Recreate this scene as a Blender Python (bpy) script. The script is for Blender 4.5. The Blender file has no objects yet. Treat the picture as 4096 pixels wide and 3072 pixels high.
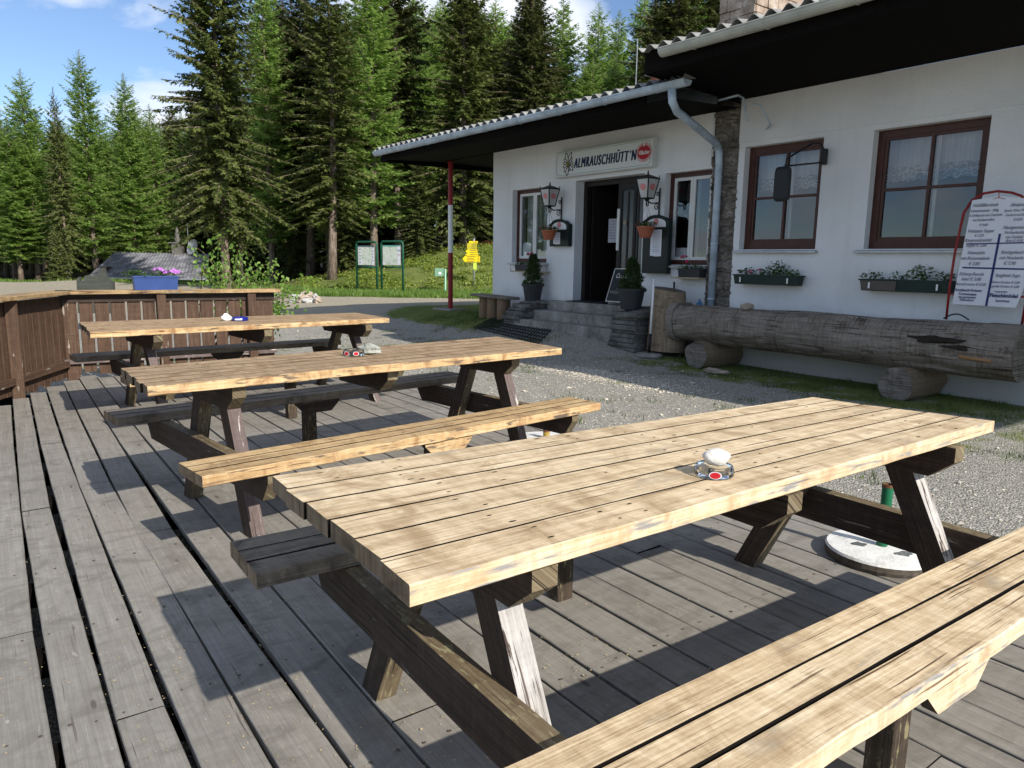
import bpy, math, random
import numpy as np
from mathutils import Vector, noise as mnoise
rad = math.radians
sc = bpy.context.scene
col = sc.collection

# ------------------------------------------------------------------ camera
HC, FPX, PIT, ROL = 1.2975, 2912.2, 0.16619, 0.01522      # eye height over the deck, focal length, tilt, roll
cp, sp = math.cos(PIT), math.sin(PIT)
FW = np.array([0, cp, -sp]); UP0 = np.array([0, sp, cp]); RT0 = np.array([1., 0, 0])
RT = math.cos(ROL)*RT0 + math.sin(ROL)*UP0
UP = -math.sin(ROL)*RT0 + math.cos(ROL)*UP0
cd = bpy.data.cameras.new('camera'); cam = bpy.data.objects.new('camera', cd); col.objects.link(cam)
cd.sensor_width = 36; cd.lens = 36*FPX/4096; cd.clip_start = .05; cd.clip_end = 3000
from mathutils import Matrix
M = Matrix.Identity(4)
for i in range(3):
    M[i][0] = RT[i]; M[i][1] = UP[i]; M[i][2] = -FW[i]
M[2][3] = HC
cam.matrix_world = M
sc.camera = cam

# ------------------------------------------------------------------ light
SUN_AZ, SUN_EL = 138.2, 33.5
sd = bpy.data.lights.new('sun', 'SUN'); sun = bpy.data.objects.new('sun', sd); col.objects.link(sun)
sd.energy = 4.3; sd.angle = rad(.5); sd.color = (1, .93, .82)
sdir = Vector((math.sin(rad(SUN_AZ))*math.cos(rad(SUN_EL)), math.cos(rad(SUN_AZ))*math.cos(rad(SUN_EL)), math.sin(rad(SUN_EL))))
sun.rotation_euler = sdir.to_track_quat('Z', 'Y').to_euler()
w = bpy.data.worlds.new('World'); sc.world = w; w.use_nodes = True
nt = w.node_tree; nt.nodes.clear()
def NN(nt, typ, ins=None, **kw):
    nd = nt.nodes.new(typ)
    for k, v in kw.items(): setattr(nd, k, v)
    if ins:
        for k, v in ins.items():
            s = nd.inputs[k]
            if isinstance(v, bpy.types.NodeSocket): nt.links.new(v, s)
            else: s.default_value = v
    return nd
def MX(nt, a, b, f, mode='MIX'):
    nd = NN(nt, 'ShaderNodeMix', data_type='RGBA', blend_type=mode)
    for i, v in ((0, f), (6, a), (7, b)):
        s = nd.inputs[i]
        if isinstance(v, bpy.types.NodeSocket): nt.links.new(v, s)
        else: s.default_value = v if i == 0 else (tuple(v)+(1,) if len(v) == 3 else v)
    return nd.outputs[2]
def MA(nt, op, a, b=None, c=None, clamp=False):
    nd = NN(nt, 'ShaderNodeMath', operation=op, use_clamp=clamp)
    for i, v in enumerate((a, b, c)):
        if v is None: continue
        if isinstance(v, bpy.types.NodeSocket): nt.links.new(v, nd.inputs[i])
        else: nd.inputs[i].default_value = v
    return nd.outputs[0]
def RAMP(nt, fac, stops):
    nd = NN(nt, 'ShaderNodeValToRGB', {'Fac': fac}); e = nd.color_ramp.elements
    while len(e) < len(stops): e.new(.5)
    for el, (p, c) in zip(e, stops):
        el.position = p; el.color = (c, c, c, 1) if isinstance(c, (int, float)) else tuple(c)+(1,)
    return nd.outputs[0]
sky = NN(nt, 'ShaderNodeTexSky', sky_type='NISHITA'); sky.sun_disc = False
sky.sun_elevation = rad(SUN_EL); sky.sun_rotation = rad(SUN_AZ); sky.altitude = 1500; sky.air_density = .9; sky.dust_density = .25; sky.ozone_density = 2.5
tc = NN(nt, 'ShaderNodeTexCoord').outputs['Generated']
sep = NN(nt, 'ShaderNodeSeparateXYZ', {0: tc})
zz = MA(nt, 'ADD', MA(nt, 'MAXIMUM', sep.outputs[2], 0.0), .22)
cx = MA(nt, 'DIVIDE', sep.outputs[0], zz); cy = MA(nt, 'DIVIDE', sep.outputs[1], zz)
cv = NN(nt, 'ShaderNodeCombineXYZ', {0: cx, 1: cy, 2: 3.1}).outputs[0]
n1 = NN(nt, 'ShaderNodeTexNoise', {'Vector': cv, 'Scale': 1.9, 'Detail': 9.0, 'Roughness': .55, 'Distortion': .25}).outputs[0]
n2 = NN(nt, 'ShaderNodeTexNoise', {'Vector': cv, 'Scale': .8, 'Detail': 2.0}).outputs[0]
cl = MA(nt, 'ADD', MA(nt, 'MULTIPLY', n1, .75), MA(nt, 'MULTIPLY', n2, .35))
cmask = RAMP(nt, cl, [(.525, 0.0), (.585, .6), (.67, 1.0)])
shade = RAMP(nt, n1, [(.4, (4.9, 5.5, 6.6)), (.7, (6.9, 7.1, 7.5))])
skc = MX(nt, sky.outputs[0], shade, MA(nt, 'MULTIPLY', cmask, .92))
bg = NN(nt, 'ShaderNodeBackground', {'Color': skc, 'Strength': .118})
NN(nt, 'ShaderNodeOutputWorld', {0: bg.outputs[0]})
sc.view_settings.view_transform = 'Standard'; sc.view_settings.look = 'None'
sc.view_settings.exposure = 0.5; sc.view_settings.gamma = 1
sc.cycles.max_bounces = 6; sc.cycles.transparent_max_bounces = 12

# ------------------------------------------------------------------ frames and helpers
S = 4096/2212
def ray(x, y): return FW + RT*((x*S-2048)/FPX) - UP*((y*S-1536)/FPX)
def bz(x, y, z):
    r = ray(x, y); P = r*((z-HC)/r[2]); P[2] = z; return P
PHI = 0.655361
fn = np.array([math.cos(PHI), math.sin(PHI), 0]); ft = np.array([-fn[1], fn[0], 0])
def bf(x, y, o):
    r = ray(x, y); P = r*(o/(r@fn)); P[2] += HC; return P
def af(x, y, o):
    P = bf(x, y, o); return P@ft, P[2]
def F(a, o, z): return fn*o + ft*a + np.array([0, 0, z])
TH = rad(36.5); dU = np.array([math.cos(TH), math.sin(TH), 0]); dV = np.array([-dU[1], dU[0], 0])
def W(u, v, z=0.): return dU*u + dV*v + np.array([0, 0, z])
Zv = np.array([0, 0, 1.])
R = random.Random(7)
def at_depth(px, y, z):         # ground point seen in direction px at forward distance y
    r = ray(px, 565); return np.array([r[0]/r[1]*y, y, z])

ORG = {}
class MB:
    def __init__(s): s.v = []; s.f = []; s.uv = []; s.m = []; s.smooth = False
    def face(s, pts, uvs=None, m=0):
        b = len(s.v); s.v += [tuple(p) for p in pts]; s.f.append(tuple(range(b, b+len(pts))))
        s.uv += (uvs if uvs else [(0, 0)]*len(pts)); s.m.append(m)
    def box(s, c, ax, ay, az, m=0, me=None, off=None, ch=0):
        """box centred at c with full-extent vectors; long axis = ax carries the grain"""
        c, ax, ay, az = (np.asarray(q, float) for q in (c, ax, ay, az))
        L, A, B = (np.linalg.norm(q) for q in (ax, ay, az))
        s.plank(c-ax/2-ay/2+az/2, c-ax/2+ay/2+az/2, c+ax/2-ay/2+az/2, c+ax/2+ay/2+az/2, az/B, B, 1, 0, m, me, off, ch)
    def plank(s, s0, s1, e0, e1, up, th, seg=1, wob=0, m=0, me=None, off=None, ch=.004, wobL=None, wobR=None):
        s0, s1, e0, e1, up = (np.asarray(q, float) for q in (s0, s1, e0, e1, up))
        me = m if me is None else me
        if off is None: off = (R.uniform(0, 50), R.uniform(0, 50))
        wl = wob if wobL is None else wobL; wr = wob if wobR is None else wobR
        ax = (e0-s0); L = np.linalg.norm(ax); rings = []
        sd_ = R.uniform(0, 99)
        for i in range(seg+1):
            t = i/seg
            a = s0+(e0-s0)*t; b = s1+(e1-s1)*t; d = b-a; wd = np.linalg.norm(d); d = d/wd
            if wl: a = a + d*wl*(mnoise.noise((t*L*5, sd_, 0))+.6*mnoise.noise((t*L*16, sd_, 3)))
            if wr: b = b + d*wr*(mnoise.noise((t*L*5, sd_, 7))+.6*mnoise.noise((t*L*16, sd_, 9)))
            if ch > 0: ring = [a+d*ch, b-d*ch, b-up*ch, b-up*(th-ch), b-d*ch-up*th, a+d*ch-up*th, a-up*(th-ch), a-up*ch]
            else: ring = [a, b, b-up*th, a-up*th]
            rings.append(ring)
        k = len(rings[0]); b0 = len(s.v)
        for r in rings: s.v += [tuple(p) for p in r]
        per = [0.]
        r0 = rings[0]
        for j in range(k): per.append(per[-1]+np.linalg.norm(np.asarray(r0[(j+1) % k])-r0[j]))
        for i in range(seg):
            u0, u1 = off[0]+L*i/seg, off[0]+L*(i+1)/seg
            for j in range(k):
                j2 = (j+1) % k
                s.f.append((b0+i*k+j, b0+(i+1)*k+j, b0+(i+1)*k+j2, b0+i*k+j2))
                v0, v1 = off[1]+per[j], off[1]+per[j+1]
                s.uv += [(u0, v0), (u1, v0), (u1, v1), (u0, v1)]; s.m.append(m)
        for i, rev in ((0, False), (seg, True)):
            idx = [b0+i*k+j for j in range(k)]
            if rev: idx = idx[::-1]
            s.f.append(tuple(idx)); r = rings[i]; d = (np.asarray(r[1])-r[0]); d = d/np.linalg.norm(d)
            for q in idx:
                p = np.asarray(s.v[q]); s.uv.append((off[0]+float((p-r[0])@up)*1.0+3, off[1]+float((p-r[0])@d)))
            s.m.append(me)
    def tube(s, pts, rr, n=8, m=0, cap=True):
        pts = [np.asarray(p, float) for p in pts]
        if not hasattr(rr, '__len__'): rr = [rr]*len(pts)
        b0 = len(s.v); ref = np.array([0.3, .2, 1.]); Ls = 0.; off = R.uniform(0, 30)
        if abs((pts[-1]-pts[0])[2]) > .7*np.linalg.norm(pts[-1]-pts[0]): ref = np.array([1., .2, 0])
        us = []
        for i, p in enumerate(pts):
            d = pts[min(i+1, len(pts)-1)]-pts[max(i-1, 0)]; d = d/(np.linalg.norm(d)+1e-9)
            a = np.cross(d, ref); a /= (np.linalg.norm(a)+1e-9); b = np.cross(d, a)
            if i: Ls += np.linalg.norm(p-pts[i-1])
            us.append(Ls)
            for j in range(n):
                t = 2*math.pi*j/n; s.v.append(tuple(p+(a*math.cos(t)+b*math.sin(t))*rr[i]))
        for i in range(len(pts)-1):
            for j in range(n):
                j2 = (j+1) % n; s.f.append((b0+i*n+j, b0+i*n+j2, b0+(i+1)*n+j2, b0+(i+1)*n+j))
                w_ = 2*math.pi*max(rr)/n
                s.uv += [(off+us[i], j*w_), (off+us[i], (j+1)*w_), (off+us[i+1], (j+1)*w_), (off+us[i+1], j*w_)]; s.m.append(m)
        if cap:
            for i, rev in ((0, True), (len(pts)-1, False)):
                idx = [b0+i*n+j for j in range(n)]; idx = idx[::-1] if rev else idx
                s.f.append(tuple(idx)); s.uv += [(rr[i]*math.cos(2*math.pi*j/n), rr[i]*math.sin(2*math.pi*j/n)) for j in range(n)]; s.m.append(m)
    def lathe(s, c, prof, n=24, m=0, sx=1, sy=1):
        c = np.asarray(c, float); b0 = len(s.v)
        for r, z in prof:
            for j in range(n):
                t = 2*math.pi*j/n; s.v.append((c[0]+r*sx*math.cos(t), c[1]+r*sy*math.sin(t), c[2]+z))
        for i in range(len(prof)-1):
            for j in range(n):
                j2 = (j+1) % n; s.f.append((b0+i*n+j, b0+i*n+j2, b0+(i+1)*n+j2, b0+(i+1)*n+j))
                s.uv += [(j/n, i*.1), ((j+1)/n, i*.1), ((j+1)/n, i*.1+.1), (j/n, i*.1+.1)]; s.m.append(m)
    def rock(s, c, rx, ry, rz, seed, m=0, n=10, rough=.22, rot=0.):
        c = np.asarray(c, float); b0 = len(s.v); h = n//2+2; cr, sr = math.cos(rot), math.sin(rot)
        for i in range(h+1):
            ph = math.pi*i/h
            for j in range(n):
                t = 2*math.pi*j/n; d = Vector((math.sin(ph)*math.cos(t), math.sin(ph)*math.sin(t), math.cos(ph)))
                q = 1+rough*mnoise.noise(d*1.6+Vector((seed*7.3, seed, 0)))*1.6+rough*.4*mnoise.noise(d*4+Vector((seed, 0, 5)))
                x, y, z = d.x*rx*q, d.y*ry*q, d.z*rz*q
                s.v.append((c[0]+x*cr-y*sr, c[1]+x*sr+y*cr, c[2]+z))
        for i in range(h):
            for j in range(n):
                j2 = (j+1) % n; s.f.append((b0+i*n+j, b0+i*n+j2, b0+(i+1)*n+j2, b0+(i+1)*n+j)); s.uv += [(0, 0)]*4; s.m.append(m)
    def build(s, name, mats, parent=None, smooth=None, **tagkw):
        me = bpy.data.meshes.new(name)
        og = ORG.get(parent.name, np.zeros(3)) if parent else s.origin() if tagkw.get('loc') == 'auto' else np.zeros(3)
        tagkw.pop('loc', None)
        V = np.asarray(s.v, float)-og
        me.from_pydata(V.tolist(), [], s.f)
        uvl = me.uv_layers.new(name='UVMap'); uvl.data.foreach_set('uv', np.asarray(s.uv, float).ravel())
        if not isinstance(mats, (list, tuple)): mats = [mats]
        for mm in mats: me.materials.append(mm)
        me.polygons.foreach_set('material_index', s.m)
        if smooth if smooth is not None else s.smooth: me.polygons.foreach_set('use_smooth', [True]*len(s.f))
        me.update()
        o = bpy.data.objects.new(name, me); col.objects.link(o)
        if parent: o.parent = parent
        else: o.location = og
        ORG[o.name] = og
        if tagkw: tag(o, **tagkw)
        return o
    def origin(s):
        V = np.asarray(s.v, float); return np.array([(V[:, 0].min()+V[:, 0].max())/2, (V[:, 1].min()+V[:, 1].max())/2, V[:, 2].min()])
def tag(o, label=None, cat=None, group=None, kind=None):
    if label: o['label'] = label
    if cat: o['category'] = cat
    if group: o['group'] = group
    if kind: o['kind'] = kind
def thing(name, label, cat, loc, group=None):
    o = bpy.data.objects.new(name, None); col.objects.link(o); o.location = tuple(loc); o.empty_display_size = .1
    ORG[o.name] = np.asarray(loc, float); tag(o, label, cat, group); return o
def copy_tree(o, parent=None):
    c = o.copy(); col.objects.link(c); c.parent = parent
    for ch in list(o.children): copy_tree(ch, c)
    return c
def text(name, body, mat, parent, o, right, up, size, shear=0, off=0., depth=.0015, align='CENTER', xs=1, track=1.):
    cu = bpy.data.curves.new(name, 'FONT'); cu.body = body; cu.size = size; cu.shear = shear; cu.offset = off
    cu.extrude = depth; cu.align_x = align; cu.align_y = 'CENTER'; cu.space_character = track; cu.resolution_u = 3
    tmp = bpy.data.objects.new('tmp', cu); me = bpy.data.meshes.new_from_object(tmp)
    bpy.data.objects.remove(tmp); bpy.data.curves.remove(cu)
    right = np.asarray(right, float); up = np.asarray(up, float); nn = np.cross(right, up); o = np.asarray(o, float)
    og = ORG[parent.name]
    for v in me.vertices:
        v.co = Vector(o+right*v.co.x*xs+up*v.co.y+nn*v.co.z-og)
    me.materials.clear(); me.materials.append(mat); me.name = name
    ob = bpy.data.objects.new(name, me); col.objects.link(ob); ob.parent = parent; ORG[ob.name] = og
    return ob
def merge_meshes(objs, name):     # join several text meshes of one panel into one object
    b = MB(); V = []; Fc = []; mi = []; mats = []
    for o in objs:
        k = len(V); m = o.data.materials[0]
        if m not in mats: mats.append(m)
        V += [tuple(v.co) for v in o.data.vertices]; Fc += [tuple(k+i for i in p.vertices) for p in o.data.polygons]
        mi += [mats.index(m)]*len(o.data.polygons)
    me = bpy.data.meshes.new(name); me.from_pydata(V, [], Fc)
    for m in mats: me.materials.append(m)
    me.polygons.foreach_set('material_index', mi)
    par = objs[0].parent
    for o in objs:
        d = o.data; bpy.data.objects.remove(o); bpy.data.meshes.remove(d)
    ob = bpy.data.objects.new(name, me); col.objects.link(ob); ob.parent = par; ORG[ob.name] = ORG[par.name]
    return ob

# ------------------------------------------------------------------ materials
def newmat(name, rough=.8, spec=.3):
    m = bpy.data.materials.new(name); m.use_nodes = True; nt = m.node_tree
    b = nt.nodes['Principled BSDF']; b.inputs['Roughness'].default_value = rough
    b.inputs['Specular IOR Level'].default_value = spec
    return m, nt, b
def MAP(nt, vec, sx, sy, sz=1, loc=(0, 0, 0)):
    return NN(nt, 'ShaderNodeMapping', {'Vector': vec, 'Scale': (sx, sy, sz), 'Location': loc}).outputs[0]
def NOI(nt, vec, scale=1., detail=3., rough=.5, dist=0.):
    return NN(nt, 'ShaderNodeTexNoise', {'Vector': vec, 'Scale': scale, 'Detail': detail, 'Roughness': rough, 'Distortion': dist}).outputs[0]
def BUMP(nt, b, h, st, dist=.01):
    bp = NN(nt, 'ShaderNodeBump', {'Height': h, 'Strength': st, 'Distance': dist}); nt.links.new(bp.outputs[0], b.inputs['Normal'])
def OBJC(nt): return NN(nt, 'ShaderNodeTexCoord').outputs['Object']
def plain(name, c, rough=.6, var=.12, scale=6., spec=.3, metal=0., bump=0.):
    m, nt, b = newmat(name, rough, spec); v = OBJC(nt)
    n = NOI(nt, v, scale, 5.)
    c1 = tuple(x*(1-var) for x in c); c2 = tuple(min(1, x*(1+var)) for x in c)
    nt.links.new(RAMP(nt, n, [(.3, c1), (.7, c2)]), b.inputs['Base Color']); b.inputs['Metallic'].default_value = metal
    if bump: BUMP(nt, b, n, bump)
    return m
def wood(name, cols, streak=None, sth=.62, stain=None, stamt=.5, patch=None, pth=.6, psc=(3, 14), bump=.5, rough=.75, knots=None, vary=.25, knotsc=(1.5, 6.), pbump=.0, spots=None, pw=.035):
    m, nt, b = newmat(name, rough, .25)
    uv = NN(nt, 'ShaderNodeUVMap', uv_map='UVMap').outputs[0]
    g1 = NOI(nt, MAP(nt, uv, 3.0, 150), 1., 6., .75)
    warp = NOI(nt, MAP(nt, uv, 1.3, 4), 1., 2.)
    uvw = NN(nt, 'ShaderNodeVectorMath', {0: uv, 1: NN(nt, 'ShaderNodeCombineXYZ', {1: MA(nt, 'MULTIPLY', warp, .05)}).outputs[0]}, operation='ADD').outputs[0]
    g2 = NOI(nt, MAP(nt, uvw, .9, 30), 1., 4., .6, .6)
    g3 = NOI(nt, MAP(nt, uv, 14., 20.), 1., 6., .75, .4)
    saw = NOI(nt, MAP(nt, uv, 38., 1.5), 1., 3., .6)
    g0 = NOI(nt, MAP(nt, uv, .5, .6), 1., 2.)
    g = MA(nt, 'ADD', MA(nt, 'ADD', MA(nt, 'MULTIPLY', g1, .42), MA(nt, 'MULTIPLY', saw, .12)), MA(nt, 'ADD', MA(nt, 'MULTIPLY', g2, .24), MA(nt, 'MULTIPLY', g3, .22)))
    c = RAMP(nt, g, [(.39, cols[0]), (.5, cols[1]), (.60, cols[2])])
    dark = MA(nt, 'MULTIPLY_ADD', g0, vary*2, 1-vary)
    c = MX(nt, c, NN(nt, 'ShaderNodeCombineXYZ', {0: dark, 1: dark, 2: dark}).outputs[0], 1.0, 'MULTIPLY')
    if stain:
        ns = NOI(nt, MAP(nt, uv, 7.0, 4.0), 1., 5., .65, 1.0)
        c = MX(nt, c, stain, MA(nt, 'MULTIPLY', RAMP(nt, ns, [(.5, 0.), (.68, 1.)]), stamt))
    h = g
    if knots:
        v = NN(nt, 'ShaderNodeTexVoronoi', {'Vector': MAP(nt, uvw, knotsc[0], knotsc[1]), 'Scale': 1.0}, feature='F1')
        kd = RAMP(nt, v.outputs['Distance'], [(.02, 1.), (.055, .75), (.07, .15), (.17, .22), (.3, 0.)])
        sel = MA(nt, 'GREATER_THAN', NN(nt, 'ShaderNodeSeparateColor', {0: v.outputs['Color']}).outputs[0], .3)
        c = MX(nt, c, knots, MA(nt, 'MULTIPLY', kd, sel))
    if streak:
        s1 = NOI(nt, MAP(nt, uvw, 2.0, 105), 1., 4., .65)
        s2 = NOI(nt, MAP(nt, uv, 2.0, 5), 1., 2.)
        sk = RAMP(nt, MA(nt, 'ADD', s1, MA(nt, 'MULTIPLY', MA(nt, 'SUBTRACT', s2, .5), .35)), [(sth, 0.), (sth+.05, 1.)])
        c = MX(nt, c, streak, sk); h = MA(nt, 'SUBTRACT', h, MA(nt, 'MULTIPLY', sk, .4))
    if spots:
        v2 = NN(nt, 'ShaderNodeTexVoronoi', {'Vector': MAP(nt, uv, 4.5, 9.), 'Scale': 1.0, 'Randomness': 1.0}, feature='F1')
        sel2 = MA(nt, 'GREATER_THAN', NN(nt, 'ShaderNodeSeparateColor', {0: v2.outputs['Color']}).outputs[1], .5)
        c = MX(nt, c, spots, MA(nt, 'MULTIPLY', RAMP(nt, v2.outputs['Distance'], [(.04, 1.), (.06, 0.)]), sel2))
    if patch:
        pn = NOI(nt, MAP(nt, uv, psc[0], psc[1]), 1., 5., .62, .3)
        pm = RAMP(nt, pn, [(pth, 0.), (pth+pw, 1.)])
        c = MX(nt, c, MX(nt, patch, tuple(x*.6 for x in patch), g1), pm)
        if pbump: h = MA(nt, 'ADD', h, MA(nt, 'MULTIPLY', pm, -pbump))
    nt.links.new(c, b.inputs['Base Color'])
    BUMP(nt, b, h, bump, .006)
    return m
M_sand = wood('sanded_spruce', [(.31, .215, .12), (.60, .465, .295), (.82, .69, .49)], streak=(.13, .085, .045), sth=.62, stain=(.30, .20, .105), stamt=.7, knots=(.17, .09, .035), bump=.5, vary=.16, spots=(.05, .03, .015), knotsc=(1.6, 6.), patch=(.42, .35, .255), pth=.60, psc=(3, 9), pw=.14)
M_sandw = wood('sanded_spruce_ochre', [(.27, .17, .075), (.46, .32, .165), (.60, .45, .27)], streak=(.08, .04, .016), sth=.60, stain=(.20, .115, .05), stamt=.8, knots=(.13, .06, .02), bump=.5, vary=.18, spots=(.05, .03, .015), patch=(.33, .28, .21), pth=.60, psc=(3, 9), pw=.14)
M_edge = wood('raw_board_edge', [(.44, .32, .18), (.64, .50, .33), (.78, .67, .50)], streak=(.20, .13, .07), sth=.66, stain=(.38, .24, .12), stamt=.7, patch=(.34, .33, .32), pth=.55, psc=(5, 40), pw=.10, bump=.7, vary=.16, knots=(.20, .09, .03), knotsc=(2.2, 9.))
M_edgeo = wood('raw_board_edge_orange', [(.33, .19, .08), (.54, .37, .19), (.72, .55, .33)], streak=(.10, .05, .02), sth=.62, stain=(.24, .11, .045), stamt=.85, patch=(.17, .125, .09), pth=.55, psc=(5, 40), pw=.08, bump=.7, vary=.18, knots=(.16, .06, .02), knotsc=(2.2, 9.))
M_end = wood('sawn_end_grain', [(.10, .07, .04), (.19, .14, .09), (.28, .22, .15)], streak=(.035, .025, .015), sth=.60, stain=(.05, .035, .02), stamt=.8, bump=.5)
M_top2 = wood('worn_spruce_top', [(.19, .125, .07), (.34, .24, .145), (.48, .36, .225)], streak=(.08, .045, .02), sth=.60, stain=(.18, .105, .05), stamt=.7, patch=(.66, .50, .28), pth=.62, psc=(1.6, 40), bump=.5, vary=.12)
M_top3 = wood('worn_spruce_top_far', [(.19, .12, .06), (.38, .26, .15), (.52, .38, .23)], streak=(.10, .055, .025), sth=.60, stain=(.18, .105, .05), stamt=.7, patch=(.66, .50, .28), pth=.62, psc=(1.3, 30), bump=.5, vary=.12)
M_dark = wood('dark_stained_wood', [(.018, .012, .009), (.042, .028, .021), (.075, .055, .042)], streak=(.008, .006, .005), sth=.64, patch=(.22, .20, .18), pth=.66, psc=(4, 40), bump=.6, rough=.7)
M_darkl = wood('dark_lichened_wood', [(.025, .018, .012), (.055, .04, .028), (.09, .07, .05)], streak=(.01, .008, .006), sth=.62, patch=(.26, .23, .13), pth=.585, psc=(14, 60), bump=.7)
M_darks = wood('old_seat_wood', [(.085, .068, .052), (.165, .137, .105), (.26, .22, .17)], streak=(.02, .015, .011), sth=.62, stain=(.05, .04, .032), stamt=.8, bump=.6)
M_peel = wood('peeling_painted_wood', [(.26, .245, .23), (.40, .385, .37), (.52, .50, .48)], streak=(.10, .075, .06), sth=.55, patch=(.07, .05, .04), pth=.60, psc=(4, 30), bump=.7)
M_peeld = wood('peeling_brown_paint', [(.085, .06, .055), (.13, .10, .095), (.19, .155, .15)], streak=(.03, .02, .018), sth=.62, patch=(.62, .58, .54), pth=.60, psc=(5, 34), bump=.7)
M_lich = wood('weathered_leg_side', [(.08, .055, .035), (.15, .115, .07), (.24, .20, .13)], streak=(.03, .02, .015), sth=.6, patch=(.32, .29, .17), pth=.58, psc=(14, 40), bump=.7)
M_deck = wood('grey_deck_boards', [(.185, .172, .152), (.245, .230, .205), (.305, .290, .262)], streak=(.11, .096, .08), sth=.655, stain=(.15, .14, .12), stamt=.75, patch=(.40, .385, .365), pth=.66, psc=(12, 34), bump=.4, knots=(.10, .085, .07), knotsc=(2.0, 7.), vary=.16, spots=(.36, .35, .33))
M_rail = wood('brown_railing_boards', [(.045, .025, .016), (.085, .050, .033), (.13, .082, .055)], streak=(.025, .015, .01), sth=.63, patch=(.30, .26, .21), pth=.70, psc=(5, 30), bump=.5)
M_railpost = wood('brown_railing_post', [(.045, .025, .016), (.085, .050, .033), (.13, .082, .055)], streak=(.025, .015, .01), sth=.63, patch=(.38, .34, .28), pth=.62, psc=(5, 26), bump=.5)
M_cap = wood('rough_cap_board', [(.20, .13, .07), (.38, .26, .13), (.55, .40, .22)], streak=(.06, .035, .02), sth=.57, stain=(.15, .07, .03), stamt=.7, patch=(.24, .22, .19), pth=.6, psc=(4, 20), bump=.6)
M_log = wood('grey_debarked_log', [(.12, .10, .08), (.225, .19, .155), (.32, .28, .24)], streak=(.035, .025, .018), sth=.59, stain=(.08, .06, .045), stamt=.7, patch=(.13, .10, .08), pth=.62, psc=(2, 9), bump=.6, knots=(.05, .035, .025), knotsc=(1.2, 2.5))
M_logend = wood('log_end_grain', [(.10, .08, .065), (.19, .165, .14), (.27, .24, .21)], streak=(.03, .022, .016), sth=.56, stain=(.07, .05, .04), stamt=.8, bump=.8)
M_stump = wood('pale_stump_wood', [(.12, .085, .055), (.24, .175, .115), (.33, .26, .18)], streak=(.04, .025, .016), sth=.62, stain=(.09, .06, .04), stamt=.7, bump=.6)
M_soffit = wood('black_boards_and_gap_shade', [(.003, .0025, .002), (.006, .005, .0045), (.010, .0085, .0075)], bump=.3, rough=.9)  # soffit boards; also stands in for shade in plank gaps and deck joints
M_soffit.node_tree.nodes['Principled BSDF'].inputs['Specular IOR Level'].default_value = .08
M_brown = plain('red_brown_window_paint', (.070, .024, .016), .4, .2, 8)
M_white = plain('white_paint', (.72, .71, .68), .45, .06, 5)
M_opal = plain('shaded_opal_glass', (.50, .50, .48), .25, .08, 9, spec=.5)  # lantern panes: their shade is put into this greyer colour
M_whitebright = plain('bright_white_enamel', (.82, .82, .80), .4, .04, 9)
M_red = plain('red_paint', (.26, .016, .018), .4, .15, 5)
M_green = plain('green_paint', (.012, .13, .06), .4, .15, 6)
M_bgreen = plain('board_green_paint', (.012, .085, .05), .45, .15, 6)
M_dgreen = plain('dark_green_plastic', (.012, .028, .022), .5, .15, 6)
M_brownbox = plain('taupe_plastic', (.10, .085, .075), .5, .1, 6)
M_black = plain('black_iron', (.012, .012, .013), .45, .2, 12)
M_anth = plain('anthracite_plastic', (.035, .036, .038), .55, .12, 5)
M_zinc = plain('galvanised_steel', (.42, .44, .45), .45, .2, 7, metal=.6)
M_terra = plain('terracotta_plastic', (.36, .11, .055), .6, .1, 8)
M_soil = plain('potting_soil', (.03, .02, .014), .95, .3, 30)
M_blue = plain('blue_plastic', (.035, .07, .22), .45, .12, 5)
M_bluegl = plain('cobalt_blue_glass', (.008, .015, .20), .15, .1, 5, spec=.6)
M_yel = plain('yellow_sign_paint', (.85, .62, .01), .45, .06, 8)
M_yelold = plain('faded_yellow_paint', (.50, .42, .03), .55, .1, 8)
M_paper = plain('white_paper', (.74, .74, .78), .85, .04, 4)
M_ink = plain('black_print', (.03, .03, .035), .7, .1, 8)
M_inkgrey = plain('grey_script_print', (.24, .24, .29), .8, .1, 8)
M_blueink = plain('blue_tape', (.02, .03, .14), .5, .1, 8)
M_navy = plain('navy_lettering', (.006, .014, .06), .5, .1, 8)
M_redink = plain('red_print', (.42, .01, .02), .5, .1, 8)
M_pinkink = plain('pale_red_print', (.62, .22, .22), .5, .1, 8)
M_greenline = plain('green_print', (.05, .16, .09), .5, .1, 8)
M_signw = plain('sign_acrylic', (.68, .69, .66), .3, .03, 3)
M_brass = plain('weathered_brass', (.32, .24, .10), .4, .2, 10, metal=.5)
M_rust = plain('rusty_steel', (.16, .07, .035), .8, .3, 25)
M_board = plain('chalkboard_slate', (.022, .024, .026), .6, .2, 6)
M_rubber = plain('black_rubber', (.02, .021, .024), .7, .2, 12)
M_pink = plain('pink_petals', (.45, .02, .09), .6, .2, 30)
M_purple = plain('purple_petals', (.42, .16, .50), .6, .3, 40)
M_map = None
def stone(name, c1, c2, c3, sc_=6., bump=.6, rough=.85):
    m, nt, b = newmat(name, rough, .25); v = OBJC(nt)
    n = NOI(nt, v, sc_, 8., .65, .3); n2 = NOI(nt, v, sc_*6, 5., .7)
    c = RAMP(nt, MA(nt, 'ADD', MA(nt, 'MULTIPLY', n, .7), MA(nt, 'MULTIPLY', n2, .3)), [(.34, c1), (.5, c2), (.64, c3)])
    nt.links.new(c, b.inputs['Base Color']); BUMP(nt, b, MA(nt, 'ADD', n, MA(nt, 'MULTIPLY', n2, .5)), bump, .02)
    return m
M_stonew = stone('white_quartz', (.50, .46, .40), (.70, .68, .64), (.82, .81, .79), 12)
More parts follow.
